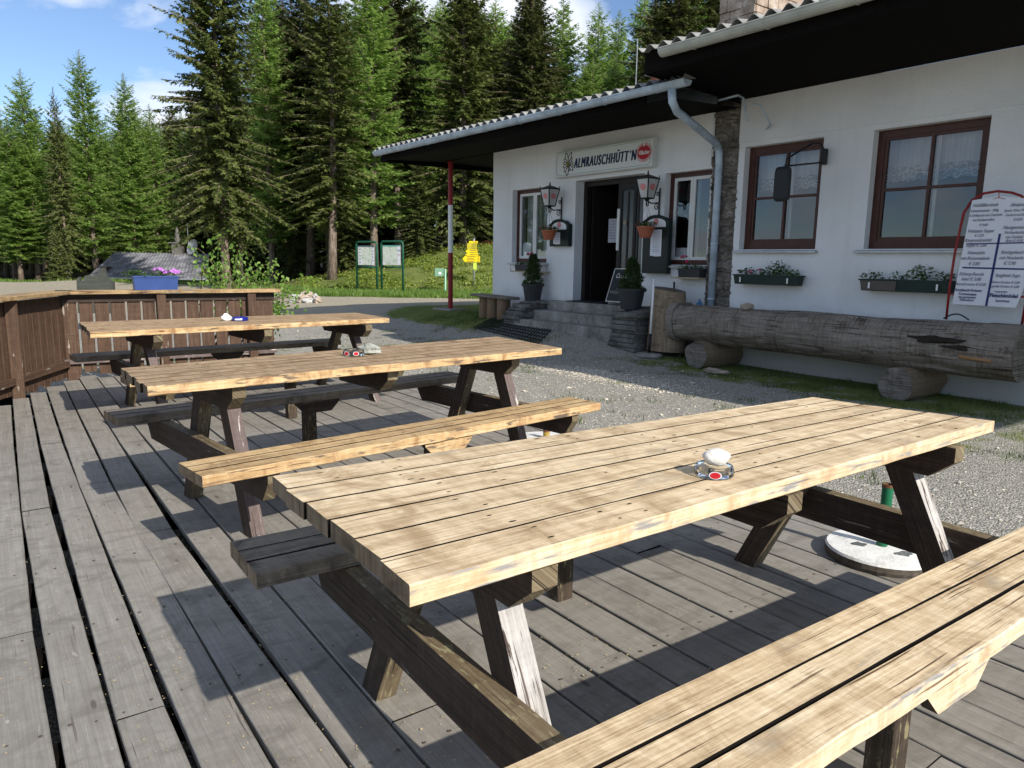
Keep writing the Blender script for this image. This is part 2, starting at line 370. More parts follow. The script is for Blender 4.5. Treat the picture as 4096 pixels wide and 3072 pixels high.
M_stoneg = stone('grey_green_stone', (.16, .17, .13), (.32, .33, .29), (.50, .50, .46), 18)
M_boul = stone('pale_boulder', (.28, .27, .26), (.45, .45, .44), (.60, .60, .60), 8)
M_boult = stone('tan_rock', (.22, .17, .13), (.38, .31, .25), (.52, .45, .38), 8)
M_rubble = stone('rubble_masonry', (.07, .058, .047), (.19, .165, .14), (.33, .295, .25), 4.2, 1.0)
M_mortar = stone('old_lime_mortar', (.12, .105, .09), (.22, .20, .175), (.33, .30, .265), 9., .8)
M_slab = stone('stacked_slate', (.045, .042, .038), (.12, .115, .105), (.22, .21, .19), 4., 1.0)
M_conc = stone('worn_concrete', (.11, .105, .092), (.235, .225, .205), (.36, .345, .32), 3.5, .9)
M_chim = stone('lime_washed_stone', (.20, .145, .105), (.38, .30, .235), (.58, .50, .43), 4., .9)
M_brick = stone('red_chimney_brick', (.22, .08, .045), (.36, .15, .09), (.45, .25, .17), 9., .6)
M_basew = stone('white_painted_concrete', (.50, .49, .46), (.72, .72, .70), (.80, .80, .78), 14, .3)
M_slateflat = stone('dark_slate_chip', (.07, .075, .08), (.13, .14, .145), (.19, .20, .20), 12)
# plaster
m, nt, b = newmat('white_rough_plaster', .9, .15); v = OBJC(nt)
n = NOI(nt, v, 55., 4., .6); nl = NOI(nt, v, .9, 4.)
c = RAMP(nt, nl, [(.3, (.70, .70, .70)), (.7, (.82, .82, .815))])
sz = NN(nt, 'ShaderNodeSeparateXYZ', {0: NN(nt, 'ShaderNodeNewGeometry').outputs['Position']}).outputs[2]
dirt = MA(nt, 'MULTIPLY', RAMP(nt, MA(nt, 'ADD', sz, MA(nt, 'MULTIPLY', NOI(nt, v, 5., 5.), .35)), [(.50, 1.), (.95, 0.)]), .65)
c = MX(nt, c, (.36, .34, .29), dirt)
drip = RAMP(nt, NOI(nt, MAP(nt, v, 7, 7, .45), 1., 5., .65), [(.54, 0.), (.74, .16)])
c = MX(nt, c, (.46, .44, .40), drip)
c = MX(nt, c, (.40, .38, .34), RAMP(nt, NOI(nt, v, 28., 6., .75), [(.60, 0.), (.70, .35)]))
nt.links.new(c, b.inputs['Base Color']); BUMP(nt, b, n, .55, .012); M_plaster = m
# corrugated fibre cement
m, nt, b = newmat('fibre_cement_sheet', .9, .2); v = OBJC(nt)
c = RAMP(nt, NOI(nt, v, 2.5, 8., .7), [(.3, (.16, .16, .155)), (.55, (.27, .27, .26)), (.75, (.36, .36, .34))])
nt.links.new(c, b.inputs['Base Color']); M_fibre = m
# glass pane: clear sheet with real reflections
m = bpy.data.materials.new('window_glass'); m.use_nodes = True; nt = m.node_tree; nt.nodes.clear()
g = NN(nt, 'ShaderNodeBsdfGlossy', {'Roughness': .02, 'Color': (.9, .95, 1, 1)}); t_ = NN(nt, 'ShaderNodeBsdfTransparent', {'Color': (.93, .96, .96, 1)})
fr = NN(nt, 'ShaderNodeFresnel', {'IOR': 1.85})
mx = NN(nt, 'ShaderNodeMixShader', {0: fr.outputs[0], 1: t_.outputs[0], 2: g.outputs[0]}); NN(nt, 'ShaderNodeOutputMaterial', {0: mx.outputs[0]}); M_pane = m
# clear moulded glass
m, nt, b = newmat('clear_pressed_glass', .03, .5); b.inputs['Transmission Weight'].default_value = 1; b.inputs['IOR'].default_value = 1.45
b.inputs['Base Color'].default_value = (.93, .95, .95, 1); M_glass = m
# curtains: thin cloth, with lace holes in the lower band
def curtain(name, lace):
    m = bpy.data.materials.new(name); m.use_nodes = True; nt = m.node_tree; nt.nodes.clear()
    d = NN(nt, 'ShaderNodeBsdfDiffuse', {'Color': (.88, .89, .92, 1)}); tl = NN(nt, 'ShaderNodeBsdfTranslucent', {'Color': (.7, .72, .76, 1)})
    a = NN(nt, 'ShaderNodeMixShader', {0: .35, 1: d.outputs[0], 2: tl.outputs[0]})
    tr = NN(nt, 'ShaderNodeBsdfTransparent')
    uv = NN(nt, 'ShaderNodeUVMap', uv_map='UVMap').outputs[0]
    vr = NN(nt, 'ShaderNodeTexVoronoi', {'Vector': uv, 'Scale': 26.0}, feature='F1').outputs['Distance']
    hole = RAMP(nt, vr, [(.42, .12), (.6, .72)])
    vy = NN(nt, 'ShaderNodeSeparateXYZ', {0: uv}).outputs[1]
    band = RAMP(nt, vy, [(.30, 1.), (.34, 0.)]) if lace else 0.0
    al = MX(nt, (.10, .10, .10), hole, band if lace else 0.0)
    mx = NN(nt, 'ShaderNodeMixShader', {0: al, 1: a.outputs[0], 2: tr.outputs[0]}); NN(nt, 'ShaderNodeOutputMaterial', {0: mx.outputs[0]})
    return m
M_lace = curtain('lace_curtain_cloth', True); M_voile = curtain('voile_curtain_cloth', False)
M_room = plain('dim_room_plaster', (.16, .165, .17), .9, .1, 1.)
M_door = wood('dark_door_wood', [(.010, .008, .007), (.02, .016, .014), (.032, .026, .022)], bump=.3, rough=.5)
def leafmat(name, c1, c2, c3, tr=.35, nsc=.9, rough=.6):
    m = bpy.data.materials.new(name); m.use_nodes = True; nt = m.node_tree; nt.nodes.clear()
    gi = NN(nt, 'ShaderNodeNewGeometry'); ri = gi.outputs['Random Per Island']
    n = NOI(nt, gi.outputs['Position'], nsc, 3.)
    f = MA(nt, 'ADD', MA(nt, 'MULTIPLY', ri, .5), MA(nt, 'MULTIPLY', n, .6))
    c = RAMP(nt, f, [(.25, c1), (.55, c2), (.85, c3)])
    d = NN(nt, 'ShaderNodeBsdfDiffuse', {'Color': c}); t_ = NN(nt, 'ShaderNodeBsdfTranslucent', {'Color': c})
    gl = NN(nt, 'ShaderNodeBsdfGlossy', {'Color': (.5, .5, .45, 1), 'Roughness': .45})
    a = NN(nt, 'ShaderNodeMixShader', {0: tr, 1: d.outputs[0], 2: t_.outputs[0]})
    a2 = NN(nt, 'ShaderNodeMixShader', {0: .04, 1: a.outputs[0], 2: gl.outputs[0]})
    NN(nt, 'ShaderNodeOutputMaterial', {0: a2.outputs[0]}); return m
M_spr = leafmat('spruce_needles', (.055, .078, .022), (.115, .15, .038), (.20, .225, .07), .35)
M_sprd = leafmat('dark_spruce_needles', (.032, .045, .015), (.075, .095, .027), (.145, .16, .05), .3)
M_lar = leafmat('larch_needles', (.16, .27, .05), (.29, .44, .10), (.42, .56, .19), .5)
M_shrub = leafmat('young_green_leaves', (.09, .19, .025), (.20, .35, .06), (.34, .48, .12), .5, 6.)
M_box = leafmat('potted_conifer_needles', (.012, .03, .008), (.035, .07, .018), (.07, .12, .03), .3, 8.)
M_pot = leafmat('pot_plant_leaves', (.03, .07, .015), (.07, .14, .03), (.13, .22, .06), .4, 8.)
M_grass = leafmat('grass_blades', (.045, .085, .018), (.095, .15, .03), (.18, .22, .07), .4, 1.2)  # darker than the verge grass: shade on the yard strip put into the colour
M_verge = leafmat('verge_grass_blades', (.07, .14, .02), (.15, .26, .04), (.26, .36, .09), .45, 1.2)
M_bilb = leafmat('bilberry_leaves', (.10, .16, .025), (.23, .31, .045), (.36, .40, .09), .45, .6)
M_heath = leafmat('reddish_heath_leaves', (.09, .05, .02), (.22, .09, .04), (.30, .16, .07), .4, .9)
m, nt, b = newmat('conifer_bark', .95, .1); v = OBJC(nt)
c = RAMP(nt, NOI(nt, MAP(nt, v, 9, 9, 2.5), 1., 7., .7), [(.32, (.07, .05, .038)), (.52, (.19, .145, .115)), (.7, (.34, .29, .25))])
nt.links.new(c, b.inputs['Base Color']); BUMP(nt, b, NOI(nt, MAP(nt, v, 14, 14, 4), 1., 6.), .8, .03); M_bark = m
# ground: gravel with dust, grass where the 'grass' attribute says so
m, nt, b = newmat('gravel_and_turf', .95, .12); P = NN(nt, 'ShaderNodeNewGeometry').outputs['Position']
vo = NN(nt, 'ShaderNodeTexVoronoi', {'Vector': P, 'Scale': 75.0}, feature='F1')
peb = NN(nt, 'ShaderNodeSeparateColor', {0: vo.outputs['Color']}).outputs[0]
gn = NOI(nt, P, 1.1, 7., .6); gf = NOI(nt, P, 60., 4., .7)
gc = RAMP(nt, MA(nt, 'ADD', MA(nt, 'MULTIPLY', peb, .55), MA(nt, 'MULTIPLY', gf, .45)), [(.22, (.20, .19, .165)), (.5, (.34, .325, .285)), (.78, (.49, .47, .42)), (.9, (.62, .60, .56))])
at_ = NN(nt, 'ShaderNodeAttribute', attribute_name='zone'); zs = NN(nt, 'ShaderNodeSeparateColor', {0: at_.outputs['Color']})
sandy = RAMP(nt, MA(nt, 'ADD', MA(nt, 'MULTIPLY', NOI(nt, P, 9., 6., .7), .6), MA(nt, 'MULTIPLY', gf, .4)), [(.3, (.27, .235, .17)), (.55, (.42, .375, .29)), (.75, (.56, .52, .43))])
gc = MX(nt, gc, sandy, zs.outputs[1])
tn = NOI(nt, P, 2.6, 6., .65)
gm = RAMP(nt, MA(nt, 'ADD', zs.outputs[0], MA(nt, 'MULTIPLY', MA(nt, 'SUBTRACT', tn, .5), 1.3)), [(.42, 0.), (.62, 1.)])
tc_ = RAMP(nt, MA(nt, 'ADD', MA(nt, 'MULTIPLY', NOI(nt, P, 24., 5., .7), .6), MA(nt, 'MULTIPLY', NOI(nt, P, 1.3, 3.), .4)), [(.3, (.06, .08, .022)), (.5, (.15, .19, .05)), (.7, (.26, .27, .10))])
gc = MX(nt, gc, tc_, gm)
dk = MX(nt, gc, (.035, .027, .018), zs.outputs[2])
nt.links.new(dk, b.inputs['Base Color']); BUMP(nt, b, MA(nt, 'ADD', MA(nt, 'MULTIPLY', vo.outputs['Distance'], -1.2), gf), .7, .02); M_ground = m
# printed map panels
def mapmat(name, seed):
    m, nt, b = newmat(name, .35, .4); uv = NN(nt, 'ShaderNodeUVMap', uv_map='UVMap').outputs[0]
    n = NOI(nt, MAP(nt, uv, 5, 5, 1, (seed, seed, 0)), 1., 7., .6, 1.2)
    c = RAMP(nt, n, [(.35, (.33, .45, .32)), (.45, (.60, .68, .55)), (.55, (.74, .74, .68)), (.68, (.50, .50, .52))])
    ln = NOI(nt, MAP(nt, uv, 3, 3, 1, (seed+9, 0, 0)), 1., 3., .5, 2.)
    c = MX(nt, c, (.30, .33, .34), RAMP(nt, MA(nt, 'ABSOLUTE', MA(nt, 'SUBTRACT', ln, .5)), [(.004, .8), (.012, 0.)]))
    nt.links.new(c, b.inputs['Base Color']); return m
M_mapA = mapmat('hiking_map_print', 1.); M_mapB = mapmat('relief_map_print', 5.3)

# ------------------------------------------------------------------ terrain
def SS(x, a, b):
    t = min(1., max(0., (x-a)/(b-a))); return t*t*(3-2*t)
def gz(x, y):
    a = -fn[1]*x+fn[0]*y; o = fn[0]*x+fn[1]*y
    z = -.13
    z += .34*SS(o, 6.8, 8.8)*SS(a, 6, 9.5)*(1-SS(a, 16, 22))*(1-SS(o, 14, 20))
    z += .02*mnoise.noise((x*.8, y*.8, 0))
    if y > 20:
        px = 1106+1572*x/y
        z += (2.15*SS(px, 640, 1080)+.012*max(0, px-1080)**.8)*SS(y, 32.3, 40.5)*(1-.0*px)
        z += .05*max(0, y-42)*SS(px, 640, 1000)
        z += .25*SS(px, 560, 700)*SS(y, 33, 37)
        ddx = (x+23.0)/8.5; ddy = (y-48)/6.
        z += -1.75*math.exp(-(ddx*ddx+ddy*ddy)**2)
        z += .25*mnoise.noise((x*.25, y*.25, 4))*SS(y, 30, 36)
    # hidden under the deck: lower
    u = dU[0]*x+dU[1]*y; v = dV[0]*x+dV[1]*y
    if u < 3.8 and v < 8.9: z -= .12*SS(3.8-u, 0, .3)*SS(8.9-v, 0, .3)
    return z
def zone(x, y):
    a = -fn[1]*x+fn[0]*y; o = fn[0]*x+fn[1]*y; u = dU[0]*x+dU[1]*y; v = dV[0]*x+dV[1]*y
    g = .20; s = SS(y, 14, 22)*(1-.0)
    if y < 30:
        g = max(g, .95*SS(a, 10.3, 11.4)*(1-SS(a, 14.6, 16.5))*SS(o, 7.3, 8.1))
        g = max(g, .62*SS(o, 7.1, 7.9)*(1-SS(a, 6.8, 8.)))
        g = max(g, .42*SS(o, 5.6, 6.6)*(1-SS(a, 4, 6.5)))
        g = max(g, .8*SS(u, 2.6, 3.0)*(1-SS(u, 3.7, 4.4))*SS(v, 7.2, 7.8)*(1-SS(v, 9.0, 10.3)))
        g = max(g, .85*(1-SS(u, -.2, .9-.1))*SS(v, 5, 6)*(1-SS(v, 10, 12)))
        g = max(g, .36*SS(v, 8.5, 9.5)*(1-SS(v, 11, 14)))
    d = 0.
    if y > 20:
        px = 1106+1572*x/y
        if px > 560: g = max(g, SS(y, 27.8, 28.8)) if px > 640 else max(g, SS(y, 27.8+(640-px)*.1, 28.8+(640-px)*.1))
        else: g = max(g, SS(y, 37.5, 39))
        s = s*(1-SS(y, 44, 50)*.0)
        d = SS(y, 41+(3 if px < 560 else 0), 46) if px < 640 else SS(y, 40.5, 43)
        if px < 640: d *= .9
    return g, s, d
xs = np.concatenate([-np.geomspace(900, 30, 16), np.arange(-29.5, -7.9, .55), np.arange(-7.5, 9.6, .2), np.arange(10, 30.1, .8), np.geomspace(32, 900, 14)])
ys = np.concatenate([-np.geomspace(300, 6, 8), np.arange(-5, .1, .6), np.arange(.4, 17, .2), np.arange(17.4, 56, .5), np.geomspace(58, 1500, 16)])
V = [(x, y, gz(x, y)) for y in ys for x in xs]; nx = len(xs)
Fc = [(j*nx+i, j*nx+i+1, (j+1)*nx+i+1, (j+1)*nx+i) for j in range(len(ys)-1) for i in range(nx-1)]
me = bpy.data.meshes.new('ground'); me.from_pydata([tuple(map(float, p)) for p in V], [], Fc)
ca = me.color_attributes.new('zone', 'FLOAT_COLOR', 'POINT')
zc = []
for p in V: zc += list(zone(p[0], p[1]))+[1.]
ca.data.foreach_set('color', zc); me.polygons.foreach_set('use_smooth', [True]*len(Fc)); me.materials.append(M_ground)
ground = bpy.data.objects.new('ground', me); col.objects.link(ground); tag(ground, kind='structure')

def scatter_blades(name, pts, h0, h1, wd, mat, nb=4, lean=.5):
    rr = np.random.RandomState(3); V = []; Fc = []
    for (x, y) in pts:
        z = gz(x, y)-.005
        for k in range(nb):
            a = rr.uniform(0, 6.283); h = rr.uniform(h0, h1); l = rr.uniform(0, lean)*h; w_ = wd*rr.uniform(.7, 1.3)
            bx, by = x+rr.normal(0, .03+h*.25), y+rr.normal(0, .03+h*.25); b = len(V)
            V += [(bx-math.sin(a)*w_, by+math.cos(a)*w_, z), (bx+math.sin(a)*w_, by-math.cos(a)*w_, z), (bx+math.cos(a)*l, by+math.sin(a)*l, z+h)]
            Fc.append((b, b+1, b+2))
    me = bpy.data.meshes.new(name); me.from_pydata(V, [], Fc); me.materials.append(mat)
    o = bpy.data.objects.new(name, me); col.objects.link(o); return o
rs = np.random.RandomState(11)
pts = []
tries = 0
while len(pts) < 9000 and tries < 400000:
    tries += 1
    v_ = rs.uniform(-1.5, 13.5); u_ = rs.uniform(-1.2, 14)
    P = W(u_, v_); x, y = P[0], P[1]
    if u_ < 3.88 and v_ < 7.62 and u_ > .1: continue
    if u_ < 3.0 and v_ < 9.05 and u_ > .75: continue
    if P@fn > 8.95: continue
    g = zone(x, y)[0]
    n_ = mnoise.noise((x*2.6, y*2.6, 0))
    if rs.rand() < max(0, (g+n_*.9-.42))*1.6: pts.append((x, y))
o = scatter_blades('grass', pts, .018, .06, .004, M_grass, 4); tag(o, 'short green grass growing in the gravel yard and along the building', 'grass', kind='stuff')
pts = []
for k in range(6500):
    y = rs.uniform(28, 33.5); px = rs.uniform(560, 1130); x = (px-1106)/1572*y
    if zone(x, y)[0] > .5: pts.append((x, y))
for k in range(3500):
    y = rs.uniform(37.5, 46); px = rs.uniform(-60, 560); x = (px-1106)/1572*y
    if zone(x, y)[0] > .5: pts.append((x, y))
o = scatter_blades('verge_grass', pts, .05, .22, .018, M_verge, 4); tag(o, 'bright green verge grass along the far side of the gravel road', 'grass', kind='stuff')
# low shrubs on the bank
def leaf_cloud(V, Fc, c, r, n, size, rr, flat=.7):
    for k in range(n):
        d = rr.normal(0, 1, 3); d /= np.linalg.norm(d)+1e-9; q = rr.rand()**.4
        p = np.array(c)+d*np.array([r, r, r*flat])*q
        if p[2] < c[2]-.25*r: p[2] = c[2]+abs(p[2]-c[2])*.3
        a = rr.normal(0, 1, 3); a /= np.linalg.norm(a)+1e-9; b_ = np.cross(a, rr.normal(0, 1, 3)); b_ /= np.linalg.norm(b_)+1e-9
        s_ = size*rr.uniform(.6, 1.4); b0 = len(V)
        V += [tuple(p-a*s_), tuple(p+b_*s_*.5), tuple(p+a*s_), tuple(p-b_*s_*.5)]; Fc.append((b0, b0+1, b0+2, b0+3))
for nm, mt, num, lo, hi, lab in (('bilberry_scrub', M_bilb, 1500, 33.6, 42.5, 'low yellow green bilberry scrub covering the bank'), ('heath_scrub', M_heath, 120, 39.5, 42.5, 'reddish brown heath scrub along the top of the bank')):
    V = []; Fc = []
    for k in range(num):
        px = rs.uniform(650, 1180); y = rs.uniform(lo, hi); x = (px-1106)/1572*y
        if mnoise.noise((x*.5, y*.5, 9)) < -.12 and nm[0] == 'b': continue
        leaf_cloud(V, Fc, (x, y, gz(x, y)+.03), rs.uniform(.18, .5), 24, .055, rs, .55)
    me = bpy.data.meshes.new(nm); me.from_pydata([tuple(map(float, p)) for p in V], [], Fc); me.materials.append(mt)
    o = bpy.data.objects.new(nm, me); col.objects.link(o); tag(o, lab, 'shrubs', kind='stuff')
# loose stones of the yard
V = []; Fc = []; mi = []
octv = np.array([(1, 0, 0), (-1, 0, 0), (0, 1, 0), (0, -1, 0), (0, 0, 1), (0, 0, -1)], float); octf = [(0, 2, 4), (2, 1, 4), (1, 3, 4), (3, 0, 4), (2, 0, 5), (1, 2, 5), (3, 1, 5), (0, 3, 5)]
cnt = 0
Cp = bz(1310, 808, -.1)
while cnt < 13000:
    if rs.rand() < .25:
        P = Cp + ft*rs.normal(0, .8)+fn*rs.normal(0, .22); light = True
    else:
        v_ = rs.uniform(0, 9.) if rs.rand() < .8 else rs.uniform(9, 15); u_ = 3.9+abs(rs.normal(0, 1.7)); P = W(u_, v_); light = rs.rand() < .25
    if P@fn > 8.0 or (P@dU < 3.88 and P@dV < 7.65): continue
    cnt += 1
    s_ = rs.uniform(.0035, .0085)*(1.3 if light else 1)*(1 if rs.rand() > .02 else 2.5); z = gz(P[0], P[1]); an = rs.uniform(0, 6.28)
    q = octv*np.array([s_*rs.uniform(.8, 1.7), s_, s_*.6]); q = q+rs.normal(0, s_*.15, q.shape)
    ca_, sa_ = math.cos(an), math.sin(an); b0 = len(V)
    for k in q: V.append((P[0]+k[0]*ca_-k[1]*sa_, P[1]+k[0]*sa_+k[1]*ca_, z+k[2]+s_*.25))
    Fc += [tuple(b0+i for i in f) for f in octf]; mi += [1 if light else 0]*8
me = bpy.data.meshes.new('gravel'); me.from_pydata(V, [], Fc); me.materials.append(plain('grey_gravel_stone', (.38, .365, .335), .9, .35, 60)); me.materials.append(plain('cream_gravel_stone', (.56, .51, .42), .9, .2, 60))
me.polygons.foreach_set('material_index', mi)
o = bpy.data.objects.new('gravel', me); col.objects.link(o); tag(o, 'loose grey and cream gravel stones spread over the yard', 'gravel', kind='stuff')

# ------------------------------------------------------------------ deck
b = MB()
gaps = [-1.36, -1.22, -1.08, -.93, -.79, -.65, -.50, -.36, -.22, -.065, .078, .217, .360, .527, .685, .850, 1.014, 1.178, 1.343, 1.509, 1.672, 1.838, 2.006, 2.165, 2.331, 2.497, 2.67, 2.835, 3.0, 3.17, 3.335, 3.50, 3.67, 3.84]
def drift(u, v): return .030*max(0, v-3.6)*(1-SS(u, .9, 1.9))
for i in range(len(gaps)-1):
    u0, u1 = gaps[i], gaps[i+1]; um = (u0+u1)/2
    g = .0085 if um < .6 else .0060
    v1 = 8.88 if um < 3.0 else 7.6
    if um < .78: v1 = 9.05+(um+.1-.77)*2.02-.1
    if v1 < -1: continue
    cuts = [-1.2]
    while cuts[-1] < v1-1.6: cuts.append(cuts[-1]+R.choice([2.1, 2.8, 3.4, 4.1])*R.uniform(.9, 1.1))
    cuts[-1] = v1; cuts = [c_ for c_ in cuts if c_ <= v1]
    if len(cuts) < 2 or cuts[-1]-cuts[-2] < .05: cuts = [-1.2, v1]
    for k in range(len(cuts)-1):
        a0, a1 = cuts[k]+.001, cuts[k+1]-.001; zt = R.uniform(-.003, .003); tl = R.uniform(-.002, .002)
        s0 = W(u0+g+drift(u0, a0), a0, zt); s1 = W(u1-g+drift(u1, a0), a0, zt+tl); e0 = W(u0+g+drift(u0, a1), a1, zt); e1 = W(u1-g+drift(u1, a1), a1, zt+tl)
        b.plank(s0, s1, e0, e1, Zv, .032, seg=max(2, int((a1-a0)/.12)), wob=.0016, m=0, me=1, ch=.003)  # board ends coloured black so sunlit butt joints read as shaded
for v_ in np.arange(-.9, 8.8, .62):       # nail heads over the joists
    for i in range(len(gaps)-1):
        if v_ > (8.8 if gaps[i] < 2.9 else 7.5) or (gaps[i] < .8 and v_ > 9.05+(gaps[i]-.77)*2.02-.2): continue
        for q_ in (.25, .75):
            P = W(gaps[i]+(gaps[i+1]-gaps[i])*(q_+R.uniform(-.05, .05))+drift(gaps[i], v_), v_+R.uniform(-.015, .015), .0038); r_ = R.uniform(.004, .0065)
            b.face([P+np.array([r_*math.cos(t), r_*math.sin(t), 0]) for t in np.linspace(0, 6.283, 7)[:-1]], None, 2)
for v_ in np.arange(-.9, 8.8, .62):       # joists under the boards
    b.box(W(1.9, v_, -.095), dU*3.8, dV*.07, Zv*.08, 1)
b.box(W(3.80, 3.3, -.075), dV*8.6, dU*.05, Zv*.08, 1)
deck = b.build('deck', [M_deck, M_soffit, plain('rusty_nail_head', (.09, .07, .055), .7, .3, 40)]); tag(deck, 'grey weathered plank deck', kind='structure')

V = []; Fc = []; rs_ = np.random.RandomState(77)
for k in range(2600):
    if k < 1500: c_ = [(1.0, 1.75), (.55, 2.5), (.9, .9), (1.6, 1.4)][k % 4]; u_, v_ = c_[0]+rs_.normal(0, .30), c_[1]+rs_.normal(0, .30)
    else: u_, v_ = rs_.uniform(-.6, 3.8), rs_.uniform(.2, 8.6)
    if u_ > 3.8 or v_ > 8.6 or v_ > 9.05+(u_-.77)*2.02-.2: continue
    P = W(u_, v_, .0052); an = rs_.uniform(0, 6.28); l_ = rs_.uniform(.0015, .005); w_ = l_*rs_.uniform(.2, .6); d_ = np.array([math.cos(an), math.sin(an), 0]); e_ = np.array([-d_[1], d_[0], 0]); b0 = len(V)
    V += [tuple(P-d_*l_), tuple(P+e_*w_+Zv*.001), tuple(P+d_*l_), tuple(P-e_*w_)]; Fc.append((b0, b0+1, b0+2, b0+3))
me = bpy.data.meshes.new('wood_shavings'); me.from_pydata(V, [], Fc); me.materials.append(plain('pale_sawdust', (.50, .38, .20), .9, .3, 90))
o = bpy.data.objects.new('wood_shavings', me); col.objects.link(o); tag(o, 'pale sanding dust and shavings scattered on the deck boards', 'sawdust', kind='stuff')
# ------------------------------------------------------------------ picnic tables
def picnic_table(label, tl, tr, cleatm, mtop, medge, mend, mseat, mfedge, seatb, seatf, L, fl=.25, frr=None, lege=M_peeld, seatfm=None, wob=.004, edgewob=.006):
    """tl, tr: plank boundary points (back to front) at the left and right end of the tabletop"""
    tl = [np.asarray(p, float) for p in tl]; tr = [np.asarray(p, float) for p in tr]
    BLp, FLp, BRp, FRp = tl[0], tl[-1], tr[0], tr[-1]
    ud = (BRp-BLp)+(FRp-FLp); ud[2] = 0; ud /= np.linalg.norm(ud); vd = np.array([ud[1], -ud[0], 0])
    o0 = BLp*1.; o0[2] = 0
    Wd = (FLp-BLp)@vd
    def T(u, v, z): return o0+ud*u+vd*v+Zv*z
    root = thing('picnic_table', label, 'picnic table', T(L/2, Wd/2, 0), 'picnic tables set out on the deck')
    b = MB()
    n = len(tl)-1
    ends = [R.uniform(-.007, .007) for _ in range(2*n)]
    for i in range(n):
        g = (.0010, .0014, .0026, .0016, .0010, .0012)[i % 6]
        last = i == n-1
        b.plank(tl[i]+vd*g+ud*ends[i], tl[i+1]-vd*(g if not last else 0)+ud*ends[i], tr[i]+vd*g+ud*ends[n+i], tr[i+1]-vd*(g if not last else 0)+ud*ends[n+i], Zv, .042, seg=40, wob=.0016, wobR=edgewob if last else None, wobL=edgewob*.6 if i == 0 else None, m=0, me=2, ch=.0022)
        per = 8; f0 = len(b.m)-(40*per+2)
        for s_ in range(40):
            for e_ in (1, 2, 3) if not last else (): b.m[f0+s_*per+e_] = 3  # gap sides blackened: grime plus the shade inside the gap, as colour
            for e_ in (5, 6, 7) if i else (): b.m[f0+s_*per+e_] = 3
        if last:    # outer long side uses the raw edge look
            for s_ in range(40):
                b.m[f0+s_*per+1] = 1; b.m[f0+s_*per+2] = 1; b.m[f0+s_*per+3] = 1
    rn = random.Random(31)
    for i in range(n):          # nail holes over the cleats and a few old ones
        for uu in [fl+.08, L/2, (frr or L-.30)+.03]+[rn.uniform(.1, L-.1) for _ in range(3)]:
            for q_ in ((.25, .75) if rn.random() < .8 else (.5,)):
                t_ = (uu+rn.uniform(-.02, .02))/L; A = tl[i]+(tr[i]-tl[i])*t_; B = tl[i+1]+(tr[i+1]-tl[i+1])*t_; P = A+(B-A)*(q_+rn.uniform(-.08, .08))+Zv*.0006; la = rn.uniform(.004, .011); lb = rn.uniform(.0022, .0036)
                b.face([P+ud*la*math.cos(t)+vd*lb*math.sin(t) for t in np.linspace(0, 6.283, 9)[:-1]][::-1], None, 3)
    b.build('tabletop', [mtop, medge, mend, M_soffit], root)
    # cleats under the top
    lu = (fl+.05, fl+.115); ru_ = (frr or L-.30); ru = (ru_, ru_+.065)
    def prism(mb, prof, u0, u1, m=0, me=0):      # profile in (v,z), extruded along u
        k = len(prof); A = [T(u0, v, z) for v, z in prof]; B = [T(u1, v, z) for v, z in prof]; of = R.uniform(0, 40)
        for i in range(k):
            j = (i+1) % k; dl = np.linalg.norm(A[i]-A[j])
            mb.face([A[i], A[j], B[j], B[i]], [(of+prof[i][0], of+prof[i][1]), (of+prof[j][0]+.001, of+prof[j][1]), (of+prof[j][0], of+prof[j][1]+.06), (of+prof[i][0], of+prof[i][1]+.06)], me)
        mb.face(A[::-1], [(of+v, of+z) for v, z in prof][::-1], m); mb.face(B, [(of+v+2, of+z) for v, z in prof], m)
    for (u0, u1) in (lu, (L/2-.035, L/2+.03), ru):
        c = MB(); prism(c, [(.03, .701), (.03, .66), (.10, .585), (Wd-.11, .585), (Wd-.03, .65), (Wd-.03, .701)], u0, u1, 0, 1); c.build('cleat', [M_dark, M_lich], root)
    # legs
    for (u0, u1) in (lu, ru):
        for (vt, vb) in ((Wd*.5-.17, -.075), (Wd*.5+.17, Wd+.075)):
            sgn = 1 if vb > 0 else -1
            c = MB(); h = .05
            A = T((u0+u1)/2, vb, 0); B = T((u0+u1)/2, vt, .60)
            # leg as a skewed board: keep feet flat
            pf = [(vb-h, .0), (vb+h, .0), (vt+h, .586), (vt-h, .586)]
            mu = [T(u0, v, z) for v, z in pf]; mu2 = [T(u1, v, z) for v, z in pf]; of = R.uniform(0, 60)
            c.face(mu[::-1], [(of, of), (of, of+.1), (of+.66, of+.1), (of+.66, of)][::-1], 0)
            c.face(mu2, [(of, of), (of, of+.1), (of+.66, of+.1), (of+.66, of)], 0)
            for i in range(4):
                j = (i+1) % 4; q = [mu[i], mu[j], mu2[j], mu2[i]]
                if i in (1, 3): c.face(q, [(of, of+.2), (of+.66, of+.2), (of+.66, of+.26), (of, of+.26)], 1 if i == 1 else 0)
                else: c.face(q, None, 0)
            c.build('leg', [M_dark, lege if vb > 0 else M_lich], root)
    # stretchers carrying both seats
    vb0, vb1 = seatb[0]+.02, seatf[1]-.02+Wd
    for (u0, u1) in ((fl-.005, fl+.05), (ru[1], ru[1]+.055)):
        c = MB(); prism(c, [(vb0, .401), (vb0, .36), (vb0+.06, .27), (vb1-.06, .27), (vb1, .36), (vb1, .401)], u0, u1, 0, 1)
        c.build('stretcher', [M_dark, M_lich], root)
